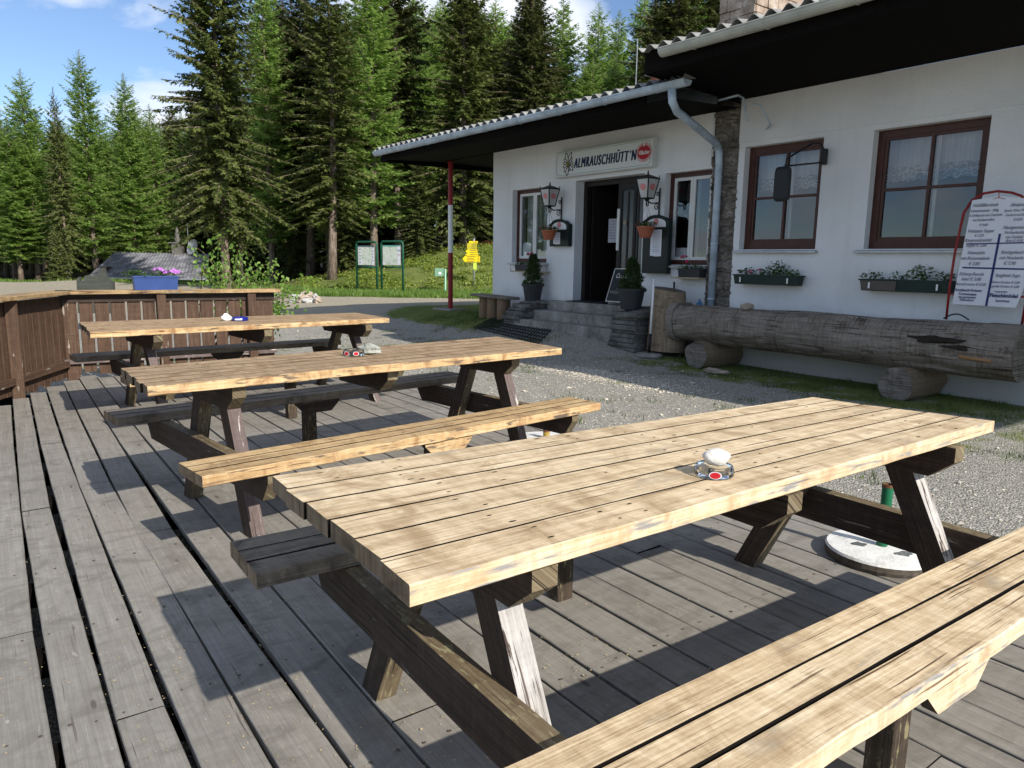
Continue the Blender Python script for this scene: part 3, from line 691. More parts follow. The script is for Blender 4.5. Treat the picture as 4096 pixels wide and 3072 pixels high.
    # seats
    for (v0, v1, us, ue, m1, m2, nm, wb) in ((seatb[0], seatb[1], seatb[2], seatb[3], mseat, mseat, 'seat', .003), (Wd+seatf[0], Wd+seatf[1], seatf[2], seatf[3], seatfm or mtop, mfedge, 'seat', edgewob)):
        c = MB(); k3 = [v0, v0+(v1-v0)*.33, v0+(v1-v0)*.665, v1]; g = [0, .0010, .0026, 0]
        for i in range(3):
            la = i == 2
            c.plank(T(us, k3[i]+g[i], .45), T(us, k3[i+1]-g[i+1], .45), T(ue, k3[i]+g[i], .45), T(ue, k3[i+1]-g[i+1], .45), Zv, .047, seg=40, wob=.0018, wobR=wb if la else None, m=0, me=2, ch=.003)
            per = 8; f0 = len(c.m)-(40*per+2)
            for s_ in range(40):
                for e_ in (1, 2, 3) if not la else (): c.m[f0+s_*per+e_] = 3  # seat gap sides blackened likewise, gap shade as colour
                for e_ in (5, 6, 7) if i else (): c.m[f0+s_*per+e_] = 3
            if la:
                for s_ in range(40):
                    for e_ in (1, 2, 3): c.m[f0+s_*per+e_] = 1
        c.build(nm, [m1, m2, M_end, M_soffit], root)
    # middle seat props: post and board along the seat
    for (v0, v1, ml) in ((seatb[0], seatb[1], M_dark), (Wd+seatf[0], Wd+seatf[1], mfedge)):
        um = L/2+.02; vm = (v0+v1)/2
        c = MB()
        p = [(um-.15, .402), (um-.15, .385), (um-.09, .325), (um+.09, .325), (um+.15, .385), (um+.15, .402)]
        vv = (v1-.05, v1-.015)
        A = [T(u, vv[0], z) for u, z in p]; B = [T(u, vv[1], z) for u, z in p]; of = R.uniform(0, 30)
        c.face(B[::-1], [(of+u, of+z) for u, z in p][::-1], 0); c.face(A, [(of+u, of+z) for u, z in p], 1)
        for i in range(6):
            j = (i+1) % 6; c.face([A[i], B[i], B[j], A[j]][::-1], [(of, of), (of, of+.03), (of+.1, of+.03), (of+.1, of)], 1)
        c.build('seat_bracket', [ml, M_dark], root)
        c = MB(); c.box(T(um, vm-.02, .2015), Zv*.403, ud*.075, vd*.07, 0, ch=.004); c.build('post', [M_darkl], root)
    return root, T, Wd
L1 = [(-.609, 1.791), (-.537, 1.688), (-.464, 1.591), (-.386, 1.479), (-.31, 1.374), (-.238, 1.277), (-.167, 1.171)]
R1 = [(1.275, 3.047), (1.345, 2.979), (1.421, 2.896), (1.505, 2.824), (1.595, 2.753), (1.68, 2.676), (1.767, 2.609)]
L1 = [(x, y, .75) for x, y in L1]; R1 = [(x, y, .75) for x, y in R1]
T1, t1, W1 = picnic_table('nearest picnic table with pale sanded top and a glass ashtray topped by a white stone', L1, R1, M_dark, M_sand, M_edge, M_end, M_darks, M_edge, (-.384, -.11, -.02, 2.30), (.14, .418, -.02, 2.45), 2.32, .235, 2.06, M_peel, seatfm=M_sand, edgewob=.003)
def quad(q4, n):
    BL, FL, FR, BR = [bz(x/S, y/S, .75) for x, y in q4]
    return [BL+(FL-BL)*i/n for i in range(n+1)], [BR+(FR-BR)*i/n for i in range(n+1)]
l2, r2 = quad([(485.5, 1472), (584, 1548), (2250.8, 1392), (1987.5, 1346)], 6)
T2, t2, W2 = picnic_table('middle picnic table with a clear ashtray and a rough grey green stone on top', l2, r2, M_dark, M_top2, M_edgeo, M_end, M_darks, M_edgeo, (-.518, -.254, .03, 2.45), (.19, .454, -.03, 2.38), 2.38, .25, None, M_peeld, seatfm=M_sandw, edgewob=.010)
l3, r3 = quad([(318.4, 1288), (362.6, 1329.7), (1559, 1273), (1425, 1250.6)], 6)
T3, t3, W3 = picnic_table('farthest picnic table beside the railing with a blue ashtray on top', l3, r3, M_dark, M_top3, M_edgeo, M_end, M_darks, M_edgeo, (-.346, -.08, -.04, 2.42), (.21, .48, .02, 2.42), 2.44, .27, None, M_peeld, seatfm=M_sandw, edgewob=.010)

# ------------------------------------------------------------------ things on the tables
def glass_ashtray(P, r, h, label, mat, notches=True, grp=None):
    root = thing('ashtray', label, 'ashtray', P, grp)
    c = MB(); c.lathe(P, [(0, .001), (r*.93, .001), (r*1.0, .006), (r*.97, h*.75), (r*.90, h), (r*.80, h), (r*.74, h*.8), (r*.70, h*.35), (0, h*.3)], 36)
    c.build('bowl', mat, root, smooth=True); return root
def emblem(P, out, rt, rx, ry, parent, inv=False, txt='Villacher', rim=M_paper, fill=M_redink, tsize=None):
    """oval beer badge: pale ring, red oval, white script; built on its parent's surface"""
    P = np.asarray(P, float); upv = np.cross(out, rt); objs = []
    c = MB()
    for k, (q, m) in enumerate(((1.0, 0), (.84, 1))):
        pts = [P+out*(.0008*(k+1))+rt*rx*q*math.cos(t)+upv*ry*q*math.sin(t) for t in np.linspace(0, 2*math.pi, 28, endpoint=False)]
        c.face(pts, None, m)
    c.build('badge', [rim, fill], parent)
P = bz(1541, 1030, .75); P = P+np.array([0, .0, 0])
P1 = bz(1541.5, 1027, .75)
a1 = glass_ashtray(P1, .052, .030, 'round clear glass ashtray with red badge under a white stone on the nearest table', M_glass, grp='ashtrays on the tables')
out = np.array([-.20, -.98, 0]); out /= np.linalg.norm(out); rt_ = np.array([out[1]*-1, out[0], 0]); rt_ = np.array([.98, -.2, 0])
emblem(P1+out*.0535+Zv*.015, out, rt_, .016, .010, a1)
c = MB(); c.rock(P1+np.array([.004, 0, .030+.020]), .038, .030, .022, 3, n=18, rough=.10, rot=.3)
c.build('stone', M_stonew, smooth=True, loc='auto', label='smooth white stone lying on the clear ashtray of the nearest table', cat='stone', group='stones on the tables')
P2 = bz(764, 768, .75)
a2 = glass_ashtray(P2, .062, .036, 'clear glass ashtray with two red badges on the middle table', M_glass, grp='ashtrays on the tables')
for dx in (-.035, .035):
    o_ = np.array([dx*13, -1, 0]); o_ /= np.linalg.norm(o_); emblem(P2+o_*.0635+Zv*.018, o_, np.array([-o_[1], o_[0], 0]), .017, .012, a2)
P = bz(800, 765, .75)
c = MB(); c.rock(P+Zv*.026, .062, .048, .033, 8, n=12, rough=.3, rot=.2); c.build('stone', M_stoneg, loc='auto', label='rough grey green stone beside the ashtray on the middle table', cat='stone', group='stones on the tables')
P = bz(518.5, 693, .75)
a3 = glass_ashtray(P, .072, .034, 'round cobalt blue ashtray on the farthest table', M_bluegl, grp='ashtrays on the tables')
o_ = np.array([.2, -.98, 0]); c = MB(); c.box(P+o_*.0735+Zv*.018, np.array([.98, .2, 0])*.06, o_*.001, Zv*.012); c.build('lettering_band', M_whitebright, a3)
P = bz(490, 693, .75)
c = MB(); c.rock(P+Zv*.024, .042, .036, .034, 5, n=12, rough=.3, rot=.4); c.build('stone', M_whitebright, loc='auto', label='chunky white stone beside the blue ashtray on the farthest table', cat='stone', group='stones on the tables')

# ------------------------------------------------------------------ parasol bases
def parasol_base(P, r, label, mtube, th, hole=True, lean=(0, 0)):
    root = thing('parasol_base', label, 'parasol base', P, 'parasol bases on the deck')
    c = MB(); c.lathe(P, [(0, .0), (r*.98, .0), (r*1.01, .02), (r*1.0, .042)], 48, m=1); c.lathe(P, [(r*1.0, .042), (r*.97, .052), (r*.5, .058), (0, .060)], 48, m=0)
    c.build('concrete_disc', [M_basew, plain('mouldy_disc_rim', (.09, .075, .06), .95, .5, 30)], root, smooth=False)
    if hole:
        for (dx, dy, s_, seed) in ((-.10, .01, .036, 2), (.05, -.10, .042, 5)):
            k = MB(); rr = random.Random(seed)
            pts = [P+np.array([dx+s_*rr.uniform(.5, 1.1)*math.cos(t), dy+s_*.75*rr.uniform(.4, 1.1)*math.sin(t), .062]) for t in np.linspace(0, 2*math.pi, 9, endpoint=False)]
            k.face(pts); low = [p-Zv*.006 for p in pts]
            for i in range(9): k.face([low[i], low[(i+1) % 9], pts[(i+1) % 9], pts[i]])
            k.build('slate_chip', M_slateflat, root)
    t_ = MB(); top = P+np.array([lean[0], lean[1], th]); A = P+Zv*.055
    t_.tube([A, top], .0235, 20, cap=False); t_.tube([top, A+Zv*.1], .019, 20, m=1, cap=False)
    rim = []
    for j in range(20):
        pass
    t_.tube([top-Zv*.012, top+Zv*.002], .0245, 20, m=1, cap=False)
    t_.build('tube', [mtube, M_rust], root, smooth=True)
    return root
P = bz(1890, 1208, 0); P = P*1.
parasol_base(P+np.array([.035, .02, 0]), .235, 'round white parasol base with two slate chips and a green tube beside the nearest table', M_green, .345, True)
P = bz(1180, 955, .03); P[2] = 0
parasol_base(P, .25, 'round white parasol base with a rusty yellow stub between the near and middle tables', plain('rusty_yellow_stub', (.35, .24, .05), .7, .3, 20), .12, False)

# ------------------------------------------------------------------ railing
cor = W(.79, 9.07); lp = W(.25, 8.0)
ld = lp-cor; ld /= np.linalg.norm(ld); lend = cor+ld*4.2
RH = .93
root = thing('deck_railing', 'dark brown board railing with a raw cap board around the far corner of the deck', 'railing', cor)
inn = np.array([-ld[1], ld[0], 0]); inn = inn if inn@dU > 0 else -inn      # towards the deck
# cap boards
c = MB(); c.plank(cor-inn*.10+Zv*RH, cor+inn*.11+Zv*RH, lend-inn*.10+Zv*RH, lend+inn*.11+Zv*RH, Zv, .04, seg=40, wob=.006, me=0); c.build('cap_board', M_cap, root)
bk0, bk1 = W(.70, 9.0), W(3.02, 8.93); bd = (bk1-bk0)/np.linalg.norm(bk1-bk0); bi = np.array([bd[1], -bd[0], 0])
c = MB(); c.plank(bk0-bi*.11+Zv*RH, bk0+bi*.10+Zv*RH, bk1-bi*.11+Zv*RH, bk1+bi*.10+Zv*RH, Zv, .04, seg=40, wob=.007, me=0); c.build('cap_board', M_cap, root)
def post(P, w_=.10, h=RH-.04, mat=M_railpost):
    c = MB(); c.box(P+Zv*(h/2-.06), Zv*(h+.12), dU*w_, dV*w_, 0, ch=.006); c.build('post', mat, root)
post(cor+inn*.02+np.array([0, 0, 0]), .115); post(lp+inn*.02, .10); post(lp+ld*1.25+inn*.02)
def upx(px): # railing coordinate along back line for a picture column
    r = ray(px, 660); k = np.cross([r[0], r[1], 0], [bd[0], bd[1], 0])[2]
    s_ = (bk0[0]*r[1]-bk0[1]*r[0])/(-(bd[0]*r[1]-bd[1]*r[0])); return s_
for px in (347, 541): post(bk0+bd*upx(px)+bi*.03, .095)
gx = [168, 202, 237, 273, 306, 338, 370, 402, 432, 463, 492, 521, 549]
us = [upx(x) for x in gx]; us = [upx(151)-.03]+us
us2 = us+[upx(592)]
c = MB()
for i in range(len(us2)-1):
    g = .011 if i else .0
    a0, a1 = us2[i]+g, us2[i+1]-.011
    if us2[i+1]-us2[i] < .02: continue
    zb = .035+R.uniform(-.02, .02)
    s0 = bk0+bd*a0-bi*.035+Zv*zb; s1 = bk0+bd*a1-bi*.035+Zv*zb
    c.plank(s0, s1, s0+Zv*(.86-zb), s1+Zv*(.86-zb), -bi, .022, seg=6, wob=.003, m=0)
c.build('board_panel', M_rail, root)
c = MB(); Lb = np.linalg.norm(bk1-bk0)
c.box(bk0+bd*(Lb/2-.01)-bi*.008+Zv*.845, bd*(Lb-.08), bi*.03, Zv*.085); c.build('top_rail', M_dark, root)
c = MB(); c.box(bk0+bd*(Lb/2-.01)+bi*.01+Zv*.175, bd*(Lb-.08), bi*.055, Zv*.05); c.build('bottom_rail', M_peeld, root)
c = MB(); s_ = .05
while s_ < 4.2:
    wd = R.uniform(.10, .15); zb = .0+R.uniform(-.02, .03)
    s0 = cor+ld*s_-inn*.035+Zv*zb; s1 = cor+ld*(s_+wd)-inn*.035+Zv*zb
    c.plank(s1, s0, s1+Zv*(.87-zb), s0+Zv*(.87-zb), -inn, .022, seg=6, wob=.003, m=0); s_ += wd+.009
c.build('board_panel', M_rail, root)
for (a0, a1) in ((.1, 1.13), (1.26, 2.4)):
    c = MB(); c.box(cor+ld*(a0+a1)/2+inn*.01+Zv*.155, ld*(a1-a0), inn*.055, Zv*.06); c.build('bottom_rail', M_railpost, root)

# flower box with purple petunias on the railing
def flowers(mb_leaf, mb_fl, c, r, nleaf, nfl, sl, sf, rr, flat=.6, up=.0, trail=0):
    for k in range(nleaf):
        d = rr.normal(0, 1, 3); d /= np.linalg.norm(d); q = rr.rand()**.5
        p = np.asarray(c)+d*np.array([r[0], r[1], r[2]])*q; p[2] = max(p[2], c[2]-r[2]*.3-trail*rr.rand())
        a = rr.normal(0, 1, 3); a[2] *= .5; a /= np.linalg.norm(a); e = np.cross(a, [0, 0, 1]+rr.normal(0, .5, 3)); e /= np.linalg.norm(e); s_ = sl*rr.uniform(.6, 1.3)
        mb_leaf.face([p-a*s_, p+e*s_*.55, p+a*s_, p-e*s_*.55])
    for k in range(nfl):
        d = rr.normal(0, 1, 3); d /= np.linalg.norm(d); d[2] = abs(d[2])
        p = np.asarray(c)+d*np.array([r[0], r[1], r[2]])*rr.uniform(.8, 1.05)+Zv*up
        nrm = d+np.array([-.2, -.8, .3]); nrm /= np.linalg.norm(nrm); e = np.cross(nrm, [0, 0, 1.]); e /= np.linalg.norm(e); g = np.cross(e, nrm)
        pts = [p+(e*math.cos(t)+g*math.sin(t))*sf*rr.uniform(.8, 1.1)*(1 if i % 2 else .78)+nrm*.0 for i, t in enumerate(np.linspace(0, 6.283, 10, endpoint=False))]
        for i in range(10): mb_fl.face([p-nrm*sf*.4, pts[i], pts[(i+1) % 10]])
def planter(name, label, cat, c, ax, ay, L, Wt, Hh, mat, group=None, taper=.85, ribs=0):
    root = thing(name, label, cat, c, group); b = MB(); ax = np.asarray(ax); ay = np.asarray(ay)
    def ring(l, w_, z): return [c-ax*l/2-ay*w_/2+Zv*z, c+ax*l/2-ay*w_/2+Zv*z, c+ax*l/2+ay*w_/2+Zv*z, c-ax*l/2+ay*w_/2+Zv*z]
    lt = L*(1-(1-taper)*.35); rings = [ring(lt, Wt*taper, 0), ring(L*.985, Wt*.96, Hh*.88), ring(L*1.02, Wt*1.06, Hh*.88), ring(L*1.02, Wt*1.06, Hh), ring(L*.96, Wt*.88, Hh), ring(L*.95, Wt*.86, Hh*.85)]
    for A, B in zip(rings, rings[1:]):
        for i in range(4): b.face([A[i], A[(i+1) % 4], B[(i+1) % 4], B[i]])
    b.face(rings[0][::-1])
    for k in range(ribs):
        t = (k+.5)/ribs-.5
        for sg in (-1,):
            p0 = c+ax*lt*t+ay*sg*(Wt*taper/2+.002)+Zv*.01; p1 = c+ax*L*.985*t+ay*sg*(Wt*.96/2+.002)+Zv*Hh*.87
            b.face([p0-ax*.006, p0+ax*.006, p1+ax*.006, p1-ax*.006])
    b.build('trough', mat, root)
    s_ = MB(); q = ring(L*.94, Wt*.85, Hh*.86); s_.face(q); s_.build('soil', M_soil, root)
    return root
rr = np.random.RandomState(5)
s_a, s_b = upx(290), upx(386)
c0 = bk0+bd*((s_a+s_b)/2)+Zv*RH
pl = planter('flower_box', 'blue plastic flower box with purple petunias on the railing cap', 'flower box', c0, bd, bi, (s_b-s_a), .16, .155, M_blue, ribs=14)
lf, fl_ = MB(), MB()
flowers(lf, fl_, c0-bd*.20+Zv*.17, (.15, .06, .05), 150, 0, .018, .02, rr, trail=.05)
flowers(lf, fl_, c0+bd*.03+Zv*.165, (.10, .05, .03), 70, 0, .018, .02, rr)
flowers(lf, fl_, c0+bd*.17+Zv*.18, (.13, .06, .05), 90, 22, .014, .022, rr)
f2_ = MB(); flowers(lf, f2_, c0+bd*.04+Zv*.21, (.07, .05, .035), 20, 9, .012, .022, rr)
lf.build('leaves', M_pot, pl); fl_.build('petunia_cluster', M_purple, pl); f2_.build('petunia_cluster', M_purple, pl)
# weathered cut-out planter stood on the outer side of the railing
P0 = at_depth(163, 12.5, 0); P1_ = at_depth(243, 12.5, 0)
base = bf(205, 617, 1.)  # direction only
def vpt(px, py, y):
    r = ray(px, py); p = r/r[1]*y; p[2] += HC; return p
prof = [(163, 618), (165, 604), (170, 598), (172, 607), (180, 606), (183, 596), (190, 594), (196, 600), (203, 594), (211, 592), (216, 580), (223, 578), (226, 590), (231, 603), (238, 606), (243, 609), (243, 618)]
fr_ = [vpt(x, y, 14.) for x, y in prof]; fr_[0][2] = fr_[-1][2] = .2
bk_ = [p+np.array([-.02, .12, 0]) for p in fr_]
c = MB(); k = len(fr_)
for i in range(k): c.face([fr_[i], bk_[i], bk_[(i+1) % k], fr_[(i+1) % k]])
c.face(fr_, [(p[0], p[2]) for p in fr_]); c.face(bk_[::-1], [(p[0], p[2]) for p in bk_][::-1])
xl, xr = fr_[0][0], fr_[-1][0]; gzl = gz(xl, 14.)
for x_ in (xl+.06, xr-.06): c.box(np.array([x_, 14.06, (gzl+.25)/2]), Zv*(.25-gzl), np.array([.06, 0, 0]), np.array([0, .05, 0]))
c.build('wooden_cutout', wood('grey_green_old_plank', [(.03, .034, .028), (.065, .07, .06), (.10, .105, .09)], bump=.5), loc='auto', label='weathered dark carved wooden cutout standing behind the railing left of the blue flower box', cat='ornament')

# ------------------------------------------------------------------ the inn
def FB(mb, a0, a1, o0, o1, z0, z1, m=0, me=None, ch=0):
    A, O = ft*(a1-a0), fn*(o1-o0); c = F((a0+a1)/2, (o0+o1)/2, (z0+z1)/2); Z = Zv*(z1-z0)
    ds = [(abs(a1-a0), A), (abs(o1-o0), O), (abs(z1-z0), Z)]; ds.sort(key=lambda q: -q[0])
    mb.box(c, ds[0][1], ds[1][1], ds[2][1], m, me, None, ch)
inn_ = thing('mountain_inn', 'white plastered mountain inn with corrugated roofs and black soffits', 'inn', F(7, 11, 0))
def wall(mb, a0, a1, z0, z1, o, holes, rev=.16, back=True):
    As = sorted({a0, a1, *[h[0] for h in holes], *[h[1] for h in holes]}); Zs = sorted({z0, z1, *[h[2] for h in holes], *[h[3] for h in holes]})
    for i in range(len(As)-1):
        for j in range(len(Zs)-1):
            am, zm = (As[i]+As[i+1])/2, (Zs[j]+Zs[j+1])/2
            if any(h[0] < am < h[1] and h[2] < zm < h[3] for h in holes): continue
            q = [F(As[i+1], o, Zs[j]), F(As[i], o, Zs[j]), F(As[i], o, Zs[j+1]), F(As[i+1], o, Zs[j+1])]; mb.face(q)
            q = [F(As[i+1], o+.35, Zs[j]), F(As[i], o+.35, Zs[j]), F(As[i], o+.35, Zs[j+1]), F(As[i+1], o+.35, Zs[j+1])]; mb.face(q[::-1])
    for h in holes:
        p = [(h[0], h[2]), (h[1], h[2]), (h[1], h[3]), (h[0], h[3])]
        for i in range(4):
            A, B = p[i], p[(i+1) % 4]; mb.face([F(A[0], o, A[1]), F(B[0], o, B[1]), F(B[0], o+.35, B[1]), F(A[0], o+.35, A[1])])
W1h = (5.27, 6.44, 1.52, 2.925); W2h = (3.37, 4.63, 1.52, 2.925)
WLh = (10.70, 11.78, 1.29, 2.69); WRh = (6.98, 7.86, 1.29, 2.69); DRh = (8.30, 9.93, .60, 2.73)
b = MB(); wall(b, -3.0, 6.54, -.4, 3.57, 9.0, [W1h, W2h])
wall(b, 6.98, 12.42, -.4, 3.47, 9.0, [(6.98001, 7.86, 1.29, 2.69), WLh, DRh])
FB(b, 6.54, 6.98, 9.06, 9.35, -.4, 3.47)
FB(b, 12.42-.35, 12.42, 9.35, 16, -.4, 3.47); FB(b, -3, 12.42, 16, 16.3, -.4, 3.6); FB(b, -3.3, -3, 9, 16.3, -.4, 3.6)
FB(b, 7.0, 12.42, 8.986, 8.9995, 2.735, 3.47, ch=0); FB(b, -3.0, 6.54, 8.986, 8.9995, 2.985, 3.57)
b.build('wall', M_plaster, inn_)
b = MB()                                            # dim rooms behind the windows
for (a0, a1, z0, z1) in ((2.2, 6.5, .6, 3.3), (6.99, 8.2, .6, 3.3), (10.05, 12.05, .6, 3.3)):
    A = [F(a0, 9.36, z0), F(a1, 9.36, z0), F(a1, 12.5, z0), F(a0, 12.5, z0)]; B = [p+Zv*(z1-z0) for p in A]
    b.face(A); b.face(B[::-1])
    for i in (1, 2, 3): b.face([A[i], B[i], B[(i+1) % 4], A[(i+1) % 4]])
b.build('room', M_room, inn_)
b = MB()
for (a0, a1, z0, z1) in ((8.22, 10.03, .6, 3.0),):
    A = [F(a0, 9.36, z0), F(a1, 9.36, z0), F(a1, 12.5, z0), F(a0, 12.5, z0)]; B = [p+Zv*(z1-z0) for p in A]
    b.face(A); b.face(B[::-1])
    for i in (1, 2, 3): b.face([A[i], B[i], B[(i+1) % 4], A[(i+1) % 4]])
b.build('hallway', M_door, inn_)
# rubble strip and stack that continues as the big chimney
b = MB(); rng = random.Random(4); FR = math.atan2(ft[1], ft[0])
z_ = -.3
while z_ < 3.95:
    h = rng.uniform(.05, .15); a_ = 6.54
    while a_ < 6.96:
        wd = rng.uniform(.10, .28); e = min(a_+wd, 6.98)
        b.rock(F((a_+e)/2, 9.035-rng.uniform(0, .02), z_+h/2+rng.uniform(-.01, .01)), max(.03, (e-a_)*.56), .055, h*.58, rng.uniform(0, 50), n=12, rough=.35, rot=FR); a_ = e
    z_ += h
FB(b, 6.541, 6.978, 9.02, 9.3, -.4, 4.2, m=1)
b.build('rubble_strip', [M_rubble, M_mortar], inn_)
b = MB(); z_ = 4.0
while z_ < 5.6:
    h = rng.uniform(.10, .2)
    for (ax_, a0, a1, oo) in ((0, 6.42, 7.0, 9.0),):
        a_ = a0
        while a_ < a1:
            wd = rng.uniform(.15, .35); e = min(a_+wd, a1); pr = rng.uniform(0, .03); FB(b, a_+.003, e-.003, 9.0-pr, 9.3, z_, z_+h-.006, ch=.012); a_ = e
    o_ = 9.0
    while o_ < 10.1:
        wd = rng.uniform(.2, .45); e = min(o_+wd, 10.1); pr = rng.uniform(0, .03); FB(b, 6.42-pr, 6.7, o_+.003, e-.003, z_, z_+h-.006, ch=.012); o_ = e
    z_ += h
FB(b, 6.43, 6.98, 9.02, 10.08, 3.9, 5.6)
ch = b.build('chimney', M_chim, inn_)
b = MB(); FB(b, 8.78, 9.18, 10.0, 10.5, 3.7, 4.52); o1 = b.build('chimney', M_brick, inn_)
b = MB(); FB(b, 8.70, 9.26, 9.92, 10.58, 4.52, 4.60); b.build('cap', M_conc, o1)
b = MB(); b.tube([F(9.15, 9.6, 3.6), F(9.15, 9.6, 5.05)], .008, 6); b.build('lightning_rod', M_zinc, inn_)
# roofs
def roof(a0, a1, oe, ze, pitch, depth, name, gut_c, fas):
    b = MB(); na = int((a1-a0)/.0205); p = .205; amp = .034; nv = []
    rows = [(0., 0), (depth, 0)]
    up = np.array([0, 0, 1.]); dirn = fn*math.cos(rad(pitch))+Zv*math.sin(rad(pitch)); nr = Zv*math.cos(rad(pitch))-fn*math.sin(rad(pitch))
    b0 = len(b.v)
    for off in (0, -.007):
        for s_ in (0, depth):
            for i in range(na+1):
                a_ = a0+(a1-a0)*i/na
                b.v.append(tuple(F(a_, oe, ze)+dirn*s_+nr*(amp*math.sin(2*math.pi*a_/p)+off)))
    n1 = na+1
    for i in range(na):
        for q in ((b0+i, b0+i+1, b0+n1+i+1, b0+n1+i), (b0+2*n1+i+1, b0+2*n1+i, b0+3*n1+i, b0+3*n1+i+1), (b0+i+1, b0+i, b0+2*n1+i, b0+2*n1+i+1)):
            b.f.append(q); b.uv += [(0, 0)]*4; b.m.append(0)
    r = b.build(name, M_fibre, inn_)
    return r
gl_z, gu_z = 3.49, 3.73
roof(6.22, 14.55, 7.40, 3.60, 9, 5.2, 'roof', 0, 0)
roof(-3.4, 6.60, 6.93, 3.865, 9, 5.6, 'roof', 0, 0)
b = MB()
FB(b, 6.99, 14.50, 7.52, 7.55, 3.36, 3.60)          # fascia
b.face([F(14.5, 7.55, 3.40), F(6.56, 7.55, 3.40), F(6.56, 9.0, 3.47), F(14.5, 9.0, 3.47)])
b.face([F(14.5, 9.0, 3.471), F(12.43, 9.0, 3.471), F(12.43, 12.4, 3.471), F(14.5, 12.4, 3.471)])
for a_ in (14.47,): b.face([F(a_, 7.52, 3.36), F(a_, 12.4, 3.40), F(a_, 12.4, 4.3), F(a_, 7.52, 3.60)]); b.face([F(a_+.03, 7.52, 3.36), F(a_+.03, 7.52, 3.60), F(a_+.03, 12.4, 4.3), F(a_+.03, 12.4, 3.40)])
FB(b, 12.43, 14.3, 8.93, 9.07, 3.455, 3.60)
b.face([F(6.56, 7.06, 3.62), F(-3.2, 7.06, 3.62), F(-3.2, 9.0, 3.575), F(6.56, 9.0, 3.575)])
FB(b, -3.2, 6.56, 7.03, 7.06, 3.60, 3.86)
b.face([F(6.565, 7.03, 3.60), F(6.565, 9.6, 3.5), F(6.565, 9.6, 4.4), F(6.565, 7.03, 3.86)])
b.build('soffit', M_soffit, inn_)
def gutter(a0, a1, o, z, r, mat):
    b = MB(); n = 9; off = R.uniform(0, 20)
    for sg in (0, 1):
        rr_ = r-(.004 if sg else 0)
        A = [F(a0, o+rr_*math.cos(t), z-rr_*math.sin(t)) for t in np.linspace(0, math.pi, n)]; B = [F(a1, o+rr_*math.cos(t), z-rr_*math.sin(t)) for t in np.linspace(0, math.pi, n)]
        for i in range(n-1):
            q = [A[i], A[i+1], B[i+1], B[i]]; b.face(q if sg else q[::-1], [(off, i*.02), (off, i*.02+.02), (off+a1-a0, i*.02+.02), (off+a1-a0, i*.02)])
    for a_ in (a0, a1): b.face([F(a_, o+r*math.cos(t), z-r*math.sin(t)) for t in np.linspace(0, math.pi, n)])
    b.tube([F(a0, o-r, z), F(a1, o-r, z)], .009, 6)
    k = a0+.5
    while k < a1:
        b.tube([F(k, o+(r+.004)*math.cos(t), z-(r+.004)*math.sin(t)) for t in np.linspace(0, math.pi, 9)], .006, 5); k += .95
    return b.build('gutter', mat, inn_)
M_gut = plain('aged_zinc_gutter', (.44, .52, .60), .5, .25, 5, metal=.1)
M_gutc = plain('cream_painted_gutter', (.42, .43, .38), .5, .15, 4)
gutter(6.2, 14.52, 7.42, 3.54, .078, M_gut)
gutter(-3.3, 6.22, 6.95, 3.80, .085, M_gutc)
b = MB(); pts = [F(6.45, 7.42, 3.47), F(6.45, 7.44, 3.32), F(6.47, 7.56, 3.22), F(6.62, 8.2, 3.10), F(6.76, 8.78, 2.98), F(6.80, 8.89, 2.90), F(6.80, 8.91, 2.72), F(6.80, 8.91, .58)]
b.tube(pts, .052, 14)
for z_ in (2.55, 1.6, .8): b.tube([F(6.80, 8.91, z_-.012), F(6.80, 8.91, z_+.012)], .058, 14)
b.build('downpipe', M_gut, inn_, smooth=True)
b = MB(); b.tube([F(6.86, 8.95, 3.1), F(6.885, 8.96, 2.5), F(6.885, 8.96, .7)], .008, 5); b.build('cable', M_anth, inn_)
b = MB(); b.tube([F(6.55, 8.5, 3.50), F(6.28, 8.55, 3.53), F(6.20, 8.55, 3.48), F(6.16, 8.62, 3.18)], .016, 6); b.build('bent_pipe', M_gut, inn_)
b = MB(); b.tube([F(6.10, 8.62, 3.40), F(6.02, 8.7, 3.38), F(6.0, 8.9, 3.16), F(6.10, 8.97, 3.12)], .012, 6); b.build('bracket', M_gut, inn_)
# red and white post under the corner of the roof
b = MB()
pb = F(14.05, 9.0, .20); cuts = [(.0, 1.28, 0), (1.28, 2.32, 1), (2.32, 3.26, 0)]
for z0, z1, m_ in cuts: b.tube([pb+Zv*z0, pb+Zv*z1], .055, 16, m=m_, cap=False)
b.build('post', [M_red, M_whitebright], inn_, smooth=True)
b = MB(); b.box(F(14.05, 8.97, .155), ft*.74, fn*.45, Zv*.16, ch=.03); b.build('post_footing', M_conc, inn_)
